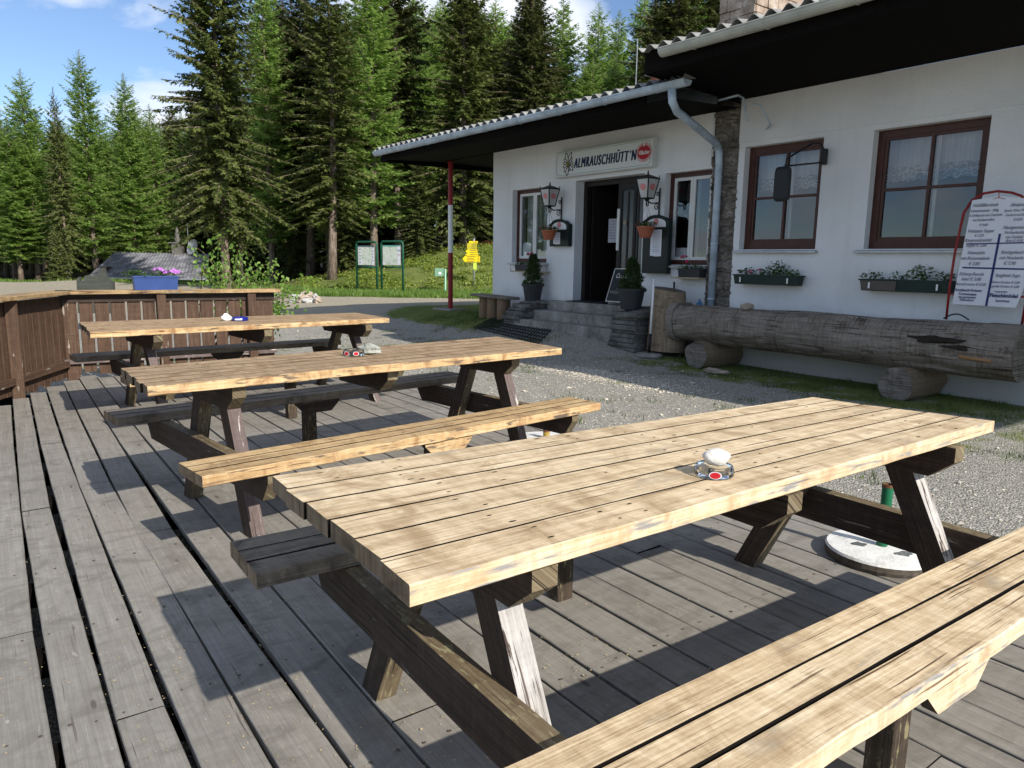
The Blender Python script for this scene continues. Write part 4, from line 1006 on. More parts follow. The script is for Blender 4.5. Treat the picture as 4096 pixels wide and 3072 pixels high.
# windows
def window(h, frame_m, muntins=True, sash=None, rev=.12, lace=True, nm='window', oo=9.0, fw=.085):
    a0, a1, z0, z1 = h; o = oo+rev
    b = MB()
    FB(b, a0, a0+fw, o, o+.08, z0, z1); FB(b, a1-fw, a1, o, o+.08, z0, z1); FB(b, a0+fw, a1-fw, o, o+.08, z0, z0+fw*1.1); FB(b, a0+fw, a1-fw, o, o+.08, z1-fw, z1)
    f = b.build(nm, frame_m, inn_)
    ia0, ia1, iz0, iz1 = a0+fw, a1-fw, z0+fw*1.1, z1-fw; am = (ia0+ia1)/2; zm = iz0+(iz1-iz0)*.5
    b = MB()
    if sash:
        sw = .048
        for (p0, p1) in ((ia0, am-.002), (am+.002, ia1)):
            FB(b, p0, p0+sw, o+.015, o+.06, iz0, iz1); FB(b, p1-sw, p1, o+.015, o+.06, iz0, iz1); FB(b, p0+sw, p1-sw, o+.015, o+.06, iz0, iz0+sw); FB(b, p0+sw, p1-sw, o+.015, o+.06, iz1-sw, iz1)
        b.build('sash', sash, f)
    else:
        sw = .035
        FB(b, ia0, ia0+sw, o+.012, o+.062, iz0, iz1); FB(b, ia1-sw, ia1, o+.012, o+.062, iz0, iz1); FB(b, ia0+sw, ia1-sw, o+.012, o+.062, iz0, iz0+sw*1.4); FB(b, ia0+sw, ia1-sw, o+.012, o+.062, iz1-sw, iz1)
        FB(b, am-.016, am+.016, o+.008, o+.058, iz0+sw*1.4, iz1-sw); FB(b, ia0+sw, am-.017, o+.010, o+.056, zm-.016, zm+.016); FB(b, am+.017, ia1-sw, o+.010, o+.056, zm-.016, zm+.016)
        b.build('glazing_bars', frame_m, f)
    b = MB(); b.face([F(ia1, o+.035, iz0), F(ia0, o+.035, iz0), F(ia0, o+.035, iz1), F(ia1, o+.035, iz1)]); b.build('pane', M_pane, f)
    # inner sash bar and curtain
    b = MB(); FB(b, am-.05, am-.012, o+.12, o+.15, iz0, iz1); FB(b, am+.012, am+.045, o+.121, o+.149, iz0, iz1); b.build('inner_sash', M_white, f)
    b = MB(); oc = o+.20
    if lace:
        zt, zb = iz1+.02, iz0+(iz1-iz0)*.575; n = 70
        for i in range(n):
            ps = []
            for k in (i, i+1):
                t = k/n; a_ = ia0-.03+(ia1-ia0+.06)*t
                ps.append((a_, oc+.022*math.sin(t*62)+.01*math.sin(t*23), zb+.028*abs(math.sin(t*math.pi*6.5))))
            (aA, oA, zA), (aB, oB, zB) = ps
            b.face([F(aA, oA, zA), F(aB, oB, zB), F(aB, oB, zt), F(aA, oA, zt)], [(aA-a0, 0), (aB-a0, 0), (aB-a0, 1), (aA-a0, 1)])
        b.build('lace_curtain', M_lace, f)
    elif lace is False:
        n = 60
        for i in range(n):
            t0, t1_ = i/n, (i+1)/n
            g0, g1 = [F(ia0-.02+(ia1-ia0+.04)*t, oc+.03*math.sin(t*46), 0) for t in (t0, t1_)]
            b.face([g0+Zv*(iz0-.05), g1+Zv*(iz0-.05), g1+Zv*iz1, g0+Zv*iz1], [(t0, .5), (t1_, .5), (t1_, 1), (t0, 1)])
        b.build('voile_curtain', M_voile, f)
    return f
w1 = window(W1h, M_brown); w2 = window(W2h, M_brown)
wL = window(WLh, M_brown, sash=M_white, lace=False, fw=.07); wR = window((6.99, 7.86, 1.29, 2.69), M_brown, sash=M_white, lace=None, fw=.07)
for (w_, a0, a1, z_) in ((w1, 5.23, 6.50, 1.50), (w2, 3.33, 4.72, 1.50), (wL, 10.62, 11.84, 1.275), (wR, 6.96, 7.93, 1.275)):
    b = MB(); b.plank(F(a1, 8.93, z_), F(a1, 9.12, z_+.02), F(a0, 8.93, z_), F(a0, 9.12, z_+.02), Zv, .03, 1, 0, ch=.003); b.build('sill', M_zinc, w_)
# notice cards standing in the two small windows
for (w_, ac, zc_, wd, hh) in ((wL, 11.50, 1.55, .27, .27), (wR, 7.62, 1.47, .34, .17)):
    b = MB(); p = [F(ac+wd/2, 9.17, zc_-hh/2), F(ac-wd/2, 9.17, zc_-hh/2), F(ac-wd/2, 9.175, zc_+hh*.38), F(ac-wd*.3, 9.175, zc_+hh*.5), F(ac+wd*.3, 9.175, zc_+hh*.5), F(ac+wd/2, 9.175, zc_+hh*.38)]
    b.face(p); b.face([q+fn*.004 for q in p][::-1]); b.build('card', M_paper, w_)
# door
b = MB(); fwd = .09; DA0, DA1, DZ0, DZ1 = DRh
FB(b, DA0, DA0+fwd, 9.20, 9.30, DZ0, DZ1); FB(b, DA1-fwd, DA1, 9.20, 9.30, DZ0, DZ1); FB(b, DA0+fwd, DA1-fwd, 9.20, 9.30, DZ1-fwd, DZ1)
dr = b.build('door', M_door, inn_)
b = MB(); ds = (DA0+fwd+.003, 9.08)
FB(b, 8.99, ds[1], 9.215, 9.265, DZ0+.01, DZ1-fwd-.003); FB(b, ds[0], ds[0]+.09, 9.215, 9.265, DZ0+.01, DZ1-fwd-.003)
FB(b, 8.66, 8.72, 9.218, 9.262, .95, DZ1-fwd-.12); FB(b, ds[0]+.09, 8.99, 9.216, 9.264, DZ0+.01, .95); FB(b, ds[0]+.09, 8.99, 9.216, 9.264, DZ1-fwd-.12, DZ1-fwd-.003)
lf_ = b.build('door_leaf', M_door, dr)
b = MB(); FB(b, 8.49, 8.66, 9.235, 9.245, .95, DZ1-fwd-.12); FB(b, 8.72, 8.99, 9.2351, 9.2449, .95, DZ1-fwd-.12)
b.build('glass_strip', plain('dark_textured_glass', (.05, .058, .065), .15, .2, 30, spec=.6), dr)
b = MB(); FB(b, 8.60, 8.63, 9.225, 9.262, .95, 2.5); FB(b, 8.83, 8.87, 9.226, 9.262, .95, 2.5); b.build('mullion', M_door, dr)
b = MB(); FB(b, 9.02, 9.075, 9.195, 9.213, 1.52, 2.22); b.build('pull_bar', M_white, dr)
b = MB(); P = F(8.90, 9.213, 1.98); pts = [P+ft*.038*math.cos(t)+Zv*.038*math.sin(t) for t in np.linspace(0, 6.283, 16, endpoint=False)]; b.face(pts); b.face([p-fn*.006 for p in pts]); b.build('badge', plain('tarnished_brass_badge', (.30, .26, .17), .5, .2, 20), dr)
b = MB(); FB(b, 9.80, 9.836, 9.32, 10.15, DZ0+.01, DZ1-fwd); b.build('door_leaf', M_door, dr)
b = MB(); FB(b, 9.12, 9.78, 10.62, 10.66, DZ0+.01, 2.65)
b.build('inner_door', M_door, dr)
b = MB(); p = [F(9.42, 9.34, 1.66), F(9.21, 9.34, 1.66), F(9.21, 9.34, 2.07), F(9.42, 9.34, 2.07)]; b.face(p); b.face([q+fn*.003 for q in p][::-1])
for k in range(7): b.face([F(9.40-.01*(k % 3), 9.337, 2.02-k*.05), F(9.24, 9.337, 2.02-k*.05), F(9.24, 9.337, 2.035-k*.05), F(9.40-.01*(k % 3), 9.337, 2.035-k*.05)], None, 1)
b.build('notice', [plain('grey_notice_paper', (.40, .40, .44), .8, .1, 8), M_inkgrey], dr)
# steps with stacked slate cheeks
b = MB()
def slabrow(mb, a0, a1, o0, o1, z0, z1, edge=.02):
    mb.plank(F(a1, o0, z1), F(a1, o1, z1), F(a0, o0, z1), F(a0, o1, z1), Zv, z1-z0, 16, .008, ch=.012)
slabrow(b, 8.08, 10.62, 8.18, 9.3, -.2, .275); slabrow(b, 8.3, 10.5, 8.48, 9.3, .2, .44); slabrow(b, 8.3, 10.42, 8.80, 9.36, .40, .605)
b.build('steps', M_conc, inn_)
def cheek(a0, a1, of, ob, zf, zb, name='step_cheek'):
    b = MB(); rg = random.Random(int(a0*10)); z_ = -.15
    while z_ < zb-.02:
        h = rg.uniform(.045, .085)
        if z_+h > zb: h = zb-z_
        ostart = of+max(0, (z_-zf))/(max(.01, zb-zf))*(ob-of-.42)*1.0
        for side in range(2):
            o0 = ostart+rg.uniform(-.035, .035) if side == 0 else ostart+(ob-ostart)*.5
            o1 = ostart+(ob-ostart)*.5 if side == 0 else ob
            aa0, aa1 = a0+rg.uniform(-.03, .03), a1+rg.uniform(-.03, .03)
            b.plank(F(aa1, o0, z_+h-.004), F(aa1, o1, z_+h-.004), F(aa0, o0, z_+h-.004), F(aa0, o1, z_+h-.004), Zv, h-.004, 8, .018, ch=.015)
        z_ += h
    for k in range(3):
        z1 = zf+(zb-zf)*k/2; o0 = of+(ob-of-.42)*k/2
        b.rock(F((a0+a1)/2, o0+.2, z1-.01), (a1-a0)*.5, .28, .06, k+a0, n=14, rough=.2, rot=PHI)
    b.build(name, M_slab, inn_)
cheek(10.42, 10.92, 8.18, 8.99, .34, .56); cheek(7.52, 8.06, 8.10, 8.99, .52, .60)
b = MB(); FB(b, 9.0, 9.95, 8.86, 9.3, .606, .622); b.build('door_mat', M_rubber, inn_)
b = MB(); FB(b, 8.32, 8.95, 8.93, 9.35, .606, .665, ch=.01); b.build('threshold_stone', M_conc, inn_)

# rubber grid mat lying on the gravel before the steps
b = MB(); zc_ = [bz(x, y, .03) for x, y in ((1022, 711), (1165, 737), (1240, 712), (1110, 698))]
for i in range(4): zc_[i] = zc_[i].copy()
q0, q1, q2, q3 = zc_
def mpt(s_, t_):
    p = q0*(1-s_)*(1-t_)+q1*s_*(1-t_)+q2*s_*t_+q3*(1-s_)*t_; p[2] = gz(p[0], p[1])+.022; return p
for i in range(26):
    s_ = (i+.5)/26
    for j in range(10):
        A, B = mpt(s_, j/10), mpt(s_, (j+1)/10); b.tube([A, B], .010, 4)
for j in range(15):
    t_ = j/14
    for i in range(8): b.tube([mpt(i/8, t_), mpt((i+1)/8, t_)], .009, 4)
b.build('rubber_mat', M_rubber, loc='auto', label='black rubber grid mat on the gravel in front of the inn steps', cat='mat')

# ------------------------------------------------------------------ sign over the door
rtv = -ft                        # reading direction on the facade
so = 8.86
sg = thing('inn_sign', 'long white lit box sign with edelweiss and blue lettering above the inn door', 'sign', F(9.18, so, 2.8))
b = MB(); FB(b, 8.03, 10.34, so, 8.985, 2.80, 3.24, ch=.012); b.build('box', M_signw, sg)
ln = MB(); a0_, a1_, z0_, z1_ = 8.07, 10.30, 2.835, 3.205; c_ = .05
pl_ = [(a1_-c_, z0_), (a0_+c_, z0_), (a0_, z0_+c_), (a0_, z1_-c_), (a0_+c_, z1_), (a1_-c_, z1_), (a1_, z1_-c_), (a1_, z0_+c_), (a1_-c_, z0_)]
for (p, q) in zip(pl_, pl_[1:]): ln.tube([F(p[0], so-.002, p[1]), F(q[0], so-.002, q[1])], .0028, 4, cap=False)
ln.build('border_line', M_greenline, sg)
t_ = [text('m', "ALMRAUSCHHÜTT´N", M_navy, sg, F((af(1243, 350, so)[0]+af(1371, 330, so)[0])/2+dx, so-.003-.0004*k_, 3.0), rtv, Zv, .235, shear=.22, off=.0, xs=.56, track=1.22) for k_, dx in enumerate((-.008, -.004, 0, .004, .008))]
merge_meshes(t_, 'lettering')
# edelweiss
fc = F(af(1227.5, 353, so)[0], so-.0015, 3.015); pet = MB(); outl = MB(); cen = MB()
for k, (ang, ln_) in enumerate([(8, .12), (42, .13), (68, .19), (108, .19), (140, .135), (168, .12), (200, .125), (232, .15), (262, .185), (290, .12), (318, .16), (345, .13)]):
    t = rad(ang); d = rtv*math.cos(t)+Zv*math.sin(t); e = -rtv*math.sin(t)+Zv*math.cos(t); k_ = ln_*1.12
    pts = [fc+d*k_*s_+e*w_*k_ for s_, w_ in ((.18, -.05), (.45, -.15), (.75, -.14), (1., 0), (.75, .14), (.45, .15), (.18, .05))]
    pet.face([p-fn*.001*(k % 3) for p in pts])
    for (p, q) in zip(pts, pts[1:]): outl.tube([p-fn*.004, q-fn*.004], .0055, 4, cap=False)
for k in range(7):
    t = k*6.283/6; r_ = 0 if k == 6 else .028; P = fc+(rtv*math.cos(t)+Zv*math.sin(t))*r_-fn*.005
    cen.face([P+(rtv*math.cos(s_)+Zv*math.sin(s_))*.015 for s_ in np.linspace(0, 6.283, 10, endpoint=False)])
    outl.tube([P+(rtv*math.cos(s_)+Zv*math.sin(s_))*.016-fn*.001 for s_ in np.linspace(0, 6.283, 11)], .002, 3, cap=False)
fl = pet.build('edelweiss', M_white, sg); outl.build('outline', M_ink, fl); cen.build('flower_centre', plain('yellow_flower_centre', (.55, .42, .03), .5, .1, 9), fl)
def beer_badge(P, sx, sy, parent, word=True, hat=True, ring=M_pinkink, o_off=.0, nn=-fn, rv=None):
    rv = rtv if rv is None else rv
    b = MB()
    b.face([P+nn*.001+rv*sx*math.cos(t)+Zv*sy*math.sin(t) for t in np.linspace(0, 6.283, 32, endpoint=False)], None, 0)
    b.face([P+nn*.002+rv*sx*.8*math.cos(t)*(1+.0*math.sin(t))+Zv*(sy*.72*math.sin(t)-(.10*sy if abs(math.cos(t)) < .12 and math.sin(t) > 0 else 0)) for t in np.linspace(0, 6.283, 32, endpoint=False)], None, 1)
    if hat: b.face([P+nn*.003+rv*x+Zv*z for x, z in ((-.12*sx, .85*sy), (0, .5*sy), (.12*sx, .85*sy), (.05*sx, .95*sy), (.04*sx, 1.15*sy), (-.04*sx, 1.15*sy), (-.05*sx, .95*sy))], None, 2)
    o = b.build('beer_badge', [ring, M_redink, M_white], parent)
    if word: text('lettering', 'Villacher', M_white, o, P+nn*.003-Zv*sy*.03, rv, Zv, sy*.58, shear=.25, off=.002, xs=sx*1.6/(sy*.58*4.1))
    return o
beer_badge(F(af(1391, 332, so)[0], so-.0015, 3.03), .17, .150, sg, ring=plain('pale_pink_print', (.60, .36, .34), .5, .1, 30))

# ------------------------------------------------------------------ lanterns, hanging pots, menu cases
def lantern(A, label, cat='wall lantern'):
    oc = 8.70; P = F(A, oc, 2.25); root = thing('wall_lantern', label, cat, P, 'lanterns beside the inn door')
    def hexr(r, z, o_=0): return [P+(ft*math.cos(t)+fn*math.sin(t))*r+Zv*z for t in np.linspace(0, 2*math.pi, 4, endpoint=False)+math.pi/4]
    B, Tp = hexr(.10, .05), hexr(.175, .345)
    g = MB()
    for i in range(4): g.face([B[i], B[(i+1) % 4], Tp[(i+1) % 4], Tp[i]])
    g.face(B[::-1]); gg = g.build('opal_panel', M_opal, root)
    f = MB()
    for i in range(4):
        f.tube([B[i], Tp[i]], .011, 6); f.tube([B[i], B[(i+1) % 4]], .011, 6); f.tube([Tp[i], Tp[(i+1) % 4]], .013, 6)
        f.tube([Tp[i], Tp[i]+Zv*.05], .007, 5)
    T2_ = hexr(.195, .35); T3_ = hexr(.04, .405)
    for i in range(4): f.face([T2_[i], T2_[(i+1) % 4], T3_[(i+1) % 4], T3_[i]])
    f.face(T3_); f.face(T2_[::-1]); f.tube([P+Zv*.40, P+Zv*.47], [.018, .008], 8); f.tube([P+Zv*.05, P+Zv*.0], [.05, .02], 10)
    f.build('frame', M_black, root)
    k = MB(); w_ = F(A, 8.985, 2.35)
    k.tube([w_+Zv*.12, w_-Zv*.30], .014, 8)
    k.tube([P+Zv*.02, P+fn*.1-Zv*.02, w_-Zv*.10-fn*.01], .011, 6)
    def scroll(c, r0, s0, turns, sgn):
        k.tube([c+(fn*math.cos(s0+sgn*t)+Zv*math.sin(s0+sgn*t))*r0*(1-.75*t/(turns*6.283)) for t in np.linspace(0, turns*6.283, 22)], .008, 5)
    scroll(w_-fn*.06-Zv*.17, .06, 0, 1.3, 1); scroll(w_-fn*.04+Zv*.04, .04, 0, 1.2, -1); scroll(P-Zv*.03+fn*.02, .045, 1.5, 1.2, 1)
    k.build('bracket', M_black, root)
    # red badges on the two panels facing the yard
    bb = MB()
    for i in range(4):
        m0 = (B[i]+B[(i+1) % 4]+Tp[i]+Tp[(i+1) % 4])/4; ed = (B[(i+1) % 4]-B[i]); ed /= np.linalg.norm(ed); u2 = (Tp[i]+Tp[(i+1) % 4]-B[i]-B[(i+1) % 4]); u2 /= np.linalg.norm(u2); nn = np.cross(ed, u2)
        if nn@(m0-P) < 0: nn = -nn
        bb.face([m0+u2*.02+nn*.004+ed*.058*math.cos(t)+u2*.05*math.sin(t) for t in np.linspace(0, 6.283, 20, endpoint=False)])
    bb.build('badge', M_pinkink, gg)
    return P
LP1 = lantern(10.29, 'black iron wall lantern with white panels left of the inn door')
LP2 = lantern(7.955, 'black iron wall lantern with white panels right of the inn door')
def hang_pot(LP, label, seed):
    P = LP-Zv*.55; root = thing('hanging_flower_pot', label, 'flower pot', P, 'flower pots hanging from the lanterns')
    b = MB(); b.lathe(P, [(.0, .0), (.085, .0), (.135, .15), (.145, .15), (.145, .175), (.125, .175), (.12, .15), (0, .15)], 24); b.build('pot', M_terra, root, smooth=False)
    w_ = MB()
    for k in range(3):
        t = k*2.094+.5; w_.tube([P+np.array([math.cos(t)*.14, math.sin(t)*.14, .17]), LP-Zv*.02], .0028, 4)
    w_.build('hanger', M_anth, root)
    r_ = np.random.RandomState(seed); l, f = MB(), MB(); flowers(l, f, P+Zv*.20, (.18, .18, .06), 260, 9, .02, .014, r_, trail=.06)
    l.build('leaves', M_pot, root); f.build('flowers', M_pink, root)
hang_pot(LP1, 'terracotta pot with green plant hanging under the left lantern', 4)
hang_pot(LP2, 'terracotta pot with green plant hanging under the right lantern', 9)
def menu_case(a0, a1, z0, z1, zp, label, papers):
    root = thing('menu_case', label, 'menu case', F((a0+a1)/2, 8.94, z0)); b = MB()
    o0, o1 = 8.90, 8.985; am = (a0+a1)/2; n = 12
    arch = [(a1, z1)]+[(am+(a1-a0)*.36*math.cos(t), z1+.02+(zp-z1-.02)*math.sin(t)) for t in np.linspace(.15, math.pi-.15, n)]+[(a0, z1)]
    out = [(a1, z0), (a1, z1)]+arch[1:-1]+[(a0, z1), (a0, z0)]
    fr = [F(a, o0, z) for a, z in out]; bk = [F(a, o1, z) for a, z in out]; b.face(fr[::-1])
    for i in range(len(out)): b.face([fr[i], bk[i], bk[(i+1) % len(out)], fr[(i+1) % len(out)]])
    b.tube([F(a1+.03, o0, z1-.01)]+[F(a, o0-.01, z+.005) for a, z in arch[1:-1]]+[F(a0-.03, o0, z1-.01)], .014, 6)
    b.build('case', plain('black_green_case_paint', (.008, .018, .015), .45, .2, 9), root)
    p = MB(); hw = (a1-a0)*.33
    p.face([F(am+hw*1.15*math.cos(t), o0-.003, z1-.04+(zp-z1)*1.05*math.sin(t)) for t in np.linspace(0, math.pi, 14)]+[F(am-hw*1.15, o0-.003, z1-.09), F(am+hw*1.15, o0-.003, z1-.09)]); cr = p.build('crest_panel', M_white, root)
    q = MB(); q.face([F(am+.055*math.cos(t), o0-.005, z1-.005+.05*math.sin(t)) for t in np.linspace(0, 6.283, 18, endpoint=False)]); q.build('badge', M_pinkink, cr)
    g = MB(); g.face([F(a1-.03, o0-.0035, z0+.03), F(a0+.03, o0-.0035, z0+.03), F(a0+.03, o0-.0035, z1-.13), F(a1-.03, o0-.0035, z1-.13)]); g.build('glazed_door', plain('dark_display_glass', (.012, .016, .015), .35, .2, 6, spec=.25), root)
    for (pa0, pa1, pz0, pz1, ln_) in papers:
        k = MB(); k.face([F(pa1, o0-.006, pz0+.01), F((pa0+pa1)/2, o0-.006, pz0-.004), F(pa0, o0-.006, pz0), F(pa0+.004, o0-.006, pz1), F(pa1, o0-.006, pz1)])
        z_ = pz1-.04
        while z_ > pz0+.04:
            wd = R.uniform(.5, .8)*(pa1-pa0)/2; k.face([F((pa0+pa1)/2+wd, o0-.0075, z_), F((pa0+pa1)/2-wd, o0-.0075, z_), F((pa0+pa1)/2-wd, o0-.0075, z_+.006), F((pa0+pa1)/2+wd, o0-.0075, z_+.006)], None, 1); z_ -= .03
        k.build('menu_sheet', [M_paper, M_inkgrey], root)
menu_case(9.98, 10.50, 1.59, 1.98, 2.06, 'small black menu case with one sheet left of the inn door', [(10.20, 10.39, 1.63, 1.84, 5)])
menu_case(7.66, 8.19, 1.15, 1.96, 2.04, 'tall black menu case with sheets right of the inn door', [(7.79, 8.02, 1.42, 1.83, 9)])

# ------------------------------------------------------------------ potted conifers
def potted_conifer(P, r, h, th, label, seed):
    root = thing('potted_conifer', label, 'potted conifer', P, 'conifers in pots on the step cheeks'); b = MB()
    b.lathe(P, [(0, 0), (r*.72, 0), (r*.95, h*.86), (r*1.06, h*.86), (r*1.08, h), (r*.98, h), (r*.93, h*.88), (0, h*.88)], 28); b.build('pot', M_anth, root)
    r_ = np.random.RandomState(seed); V = MB()
    t_ = MB(); t_.tube([P+Zv*h*.85, P+Zv*(h+th*.7)], [.02, .006], 6); t_.build('trunk', M_bark, root)
    for k in range(2600):
        z_ = r_.rand()**1.15; t = r_.uniform(0, 6.283); rad_ = (r*.88)*(1-z_)**.55*(.80+.75*mnoise.noise((z_*6, seed+math.cos(t)*1.3, math.sin(t)*1.3)))+.025; q = r_.rand()**.35*rad_
        p = P+np.array([math.cos(t)*q, math.sin(t)*q, h*.9+z_*th]); d = np.array([math.cos(t)*.5, math.sin(t)*.5, 1.])+r_.normal(0, .25, 3); d /= np.linalg.norm(d)
        e = np.cross(d, r_.normal(0, 1, 3)); e /= np.linalg.norm(e); s_ = r_.uniform(.025, .05)
        V.face([p-e*.006, p+d*s_*.5-e*.009, p+d*s_, p+d*s_*.5+e*.009])
    V.build('crown', M_box, root)
potted_conifer(F(10.72, 8.70, .585), .20, .31, .56, 'small conifer in a dark pot left of the inn steps', 2)
potted_conifer(F(7.90, 8.38, .60), .215, .32, .48, 'small conifer in a dark pot right of the inn steps', 7)

# chalkboard leaning in the doorway
root = thing('chalkboard', 'white framed chalkboard with drink lettering leaning at the inn door', 'chalkboard', F(8.7, 8.86, .66))
A_ = [F(8.90, 8.82, .665), F(8.42, 8.82, .665), F(8.42, 9.02, 1.21), F(8.90, 9.02, 1.21)]
b = MB(); upb = (A_[3]-A_[0]); Lb = np.linalg.norm(upb); upb /= Lb; nb = np.cross(rtv, upb)
b.box((A_[0]+A_[2])/2-nb*.01, upb*Lb, rtv*.48, nb*.015); b.build('panel', M_board, root)
b = MB()
for p, q in ((A_[0], A_[1]), (A_[1], A_[2]), (A_[2], A_[3]), (A_[3], A_[0])): b.tube([p, q], .008, 5)
b.build('frame', M_white, root)
text('lettering', 'Coca-Cola', M_white, root, A_[3]+rtv*.26-upb*.13+nb*.003, rtv, upb, .115, shear=.35, off=.001, xs=.75)
text('chalk_writing', 'Willkommen', plain('pale_chalk', (.30, .32, .26), .9, .1, 9), root, A_[0]+rtv*.24+upb*.16+nb*.003, rtv, upb, .08, shear=.3)

# ------------------------------------------------------------------ flower boxes of the inn
def wallbox(a0, a1, z0, z1, o0, label, mats, seed, clumps, shelf=None, pink=(), tags=True):
    c = F((a0+a1)/2, o0+.09, z0)
    root = planter('flower_box', label, 'flower box', c, -ft, fn, a1-a0, .17, z1-z0, mats[0], 'flower boxes under the inn windows')
    if len(mats) > 1:
        b = MB(); am = a0+(a1-a0)*.58
        q = [F(a1-.035, o0+.008, z0+.01), F(am, o0+.008, z0+.01), F(am-.01, o0-.002, z1-.02), F(a1-.01, o0-.002, z1-.02)]
        b.face(q); b.build('taupe_half', mats[1], root)
    r_ = np.random.RandomState(seed); l, f = MB(), MB()
    for (ac, ra, hz, n) in clumps: flowers(l, f, F(ac, o0+.08, z1+hz*.55), (ra, .08, hz), n, 0, .020, .02, r_, trail=.05)
    for (ac, zc2, n) in pink: flowers(l, f, F(ac, o0+.05, zc2), (.05, .04, .035), 8, n, .015, .018, r_)
    l.build('leaves', M_pot, root)
    if pink: f.build('flowers', M_pink, root)
    if shelf:
        s_ = MB(); s_.plank(F(shelf[1], o0-.03, z0-.002), F(shelf[1], 8.98, z0-.002), F(shelf[0], o0-.03, z0-.002), F(shelf[0], 8.98, z0-.002), Zv, .022, 1, 0)
        s_.tube([F(shelf[1], o0-.03, z0+.05), F(shelf[1], o0-.03, z0-.02)], .008, 5); s_.tube([F(shelf[0]+.08, 8.96, z0+.14), F(shelf[0]+.08, 8.96, z0)], .006, 5)
        s_.build('shelf', wood('pale_shelf_board', [(.28, .22, .13), (.42, .34, .22), (.5, .42, .3)]), root)
    elif tags:
        t_ = MB()
        for a_ in (a0+.14, a1-.13): t_.box(F(a_, o0-.008, (z0+z1)/2-.005), Zv*.07, ft*.02, fn*.004)
        t_.build('clip', M_whitebright, root)
wallbox(5.36, 6.36, 1.04, 1.175, 8.79, 'dark green flower box with pink blooms under the left large window', [M_dgreen], 3, [(6.2, .14, .07, 130), (5.9, .15, .05, 90), (5.72, .18, .13, 260), (5.5, .12, .06, 90)], pink=((6.08, 1.20, 7), (5.95, 1.22, 6)))
wallbox(3.50, 4.54, 1.02, 1.16, 8.79, 'long taupe and dark green flower box under the right large window', [M_dgreen, M_brownbox], 6, [(4.42, .16, .07, 90), (4.1, .15, .06, 80), (3.85, .18, .12, 240), (3.6, .12, .07, 100)])
wallbox(11.0, 11.42, 1.13, 1.25, 8.79, 'small anthracite flower box with red geraniums on a shelf left of the door', [M_anth], 8, [(11.3, .12, .04, 90), (11.1, .1, .05, 80)], shelf=(10.55, 11.50), pink=((11.05, 1.44, 10), (10.93, 1.45, 8)))
wallbox(6.95, 7.36, 1.11, 1.235, 8.79, 'small anthracite flower box with pink geraniums on a shelf beside the downpipe', [M_anth], 12, [(7.25, .12, .05, 90), (7.05, .1, .05, 80)], shelf=(6.93, 7.46), pink=((7.28, 1.40, 14), (7.22, 1.33, 6)))

# lorry mirror on its bracket
root = thing('wall_mirror', 'black lorry mirror on a bent tube bracket in front of the left large window', 'mirror', F(5.2, 8.9, 2.6))
mt, mb_ = F(5.205, 8.93, 2.735), F(5.205, 8.93, 2.60)
b = MB(); b.box((mt+mb_)/2, Zv*.19, ft*.06, fn*.07, ch=.01)
el = F(5.43, 8.45, 2.62)
b.tube([mt+Zv*.01, F(5.24, 8.86, 2.83), F(5.28, 8.78, 2.83), el, F(5.43, 8.43, 2.52)], .011, 7)
b.tube([mb_, F(5.42, 8.43, 2.53)], .011, 7); b.build('bracket', M_black, root)
b = MB(); c_ = F(5.43, 8.40, 2.31); rv2 = (-ft*.97+fn*.25); rv2 /= np.linalg.norm(rv2); dv = np.cross(Zv, rv2)
rings = []
for (s_, d_) in ((.80, -.045), (.97, -.03), (1., 0.), (.97, .03)):
    rg_ = []
    for t in np.linspace(0, 2*math.pi, 28, endpoint=False):
        ct, st = math.cos(t), math.sin(t); x = .10*s_*math.copysign(abs(ct)**.35, ct); z = .215*s_*math.copysign(abs(st)**.35, st)
        rg_.append(c_+rv2*x+Zv*z+dv*d_)
    rings.append(rg_)
for A, B in zip(rings, rings[1:]):
    for i in range(28): b.face([A[i], A[(i+1) % 28], B[(i+1) % 28], B[i]])
b.face(rings[0][::-1]); b.face(rings[-1]); b.build('mirror_housing', plain('black_mirror_plastic', (.018, .020, .021), .5, .15, 20), root)

# ------------------------------------------------------------------ hollowed log trough on its supports
M_mossy = M_log
root = thing('log_trough', 'long grey hollowed log trough lying in front of the white wall', 'log trough', F(4.9, 8.46, .2))
b = MB(); nA, nC = 110, 56; RO = .30; aL, aR = 7.02, 2.62
rows = []
for i in range(nA+1):
    t = i/nA; a_ = aL+(aR-aL)*t; rr_ = RO*(.90+.10*t)+.012*mnoise.noise((a_*1.2, 0, 3)); zc2 = .485-.01*t
    row = []
    for j in range(nC+1):
        ph = math.pi*(.665+1.67*j/nC)     # round log, open along the top
        q = rr_*(1+.07*mnoise.noise((a_*1.3, math.cos(ph)*2, math.sin(ph)*2))+.02*mnoise.noise((a_*7, math.cos(ph)*7, math.sin(ph)*7)))
        cr_ = abs(mnoise.noise((a_*.55+3, ph*3.1, 2.2))); q -= .022*max(0, 1-cr_/.035)
        if 3.05 < a_ < 3.75 and 1.12 < ph/math.pi < 1.30: q -= .035*max(0, 1-abs(a_-3.4)/.35)
        row.append(F(a_, 8.45+q*math.cos(ph), zc2+q*math.sin(ph)))
    # rim step and inside
    row2 = []
    for j in range(nC+1):
        ph = math.pi*(2.30-1.60*j/nC); q = rr_*.80; row2.append(F(a_, 8.45+q*math.cos(ph), zc2+q*math.sin(ph)+.02))
    rows.append(row+row2)
K = len(rows[0])
for i in range(nA):
    for j in range(K):
        j2 = (j+1) % K; b.face([rows[i][j], rows[i][j2], rows[i+1][j2], rows[i+1][j]][::-1], [(i*.04, j*.017), (i*.04, j*.017+.017), (i*.04+.04, j*.017+.017), (i*.04+.04, j*.017)])
b.build('shell', M_log, root, smooth=False)
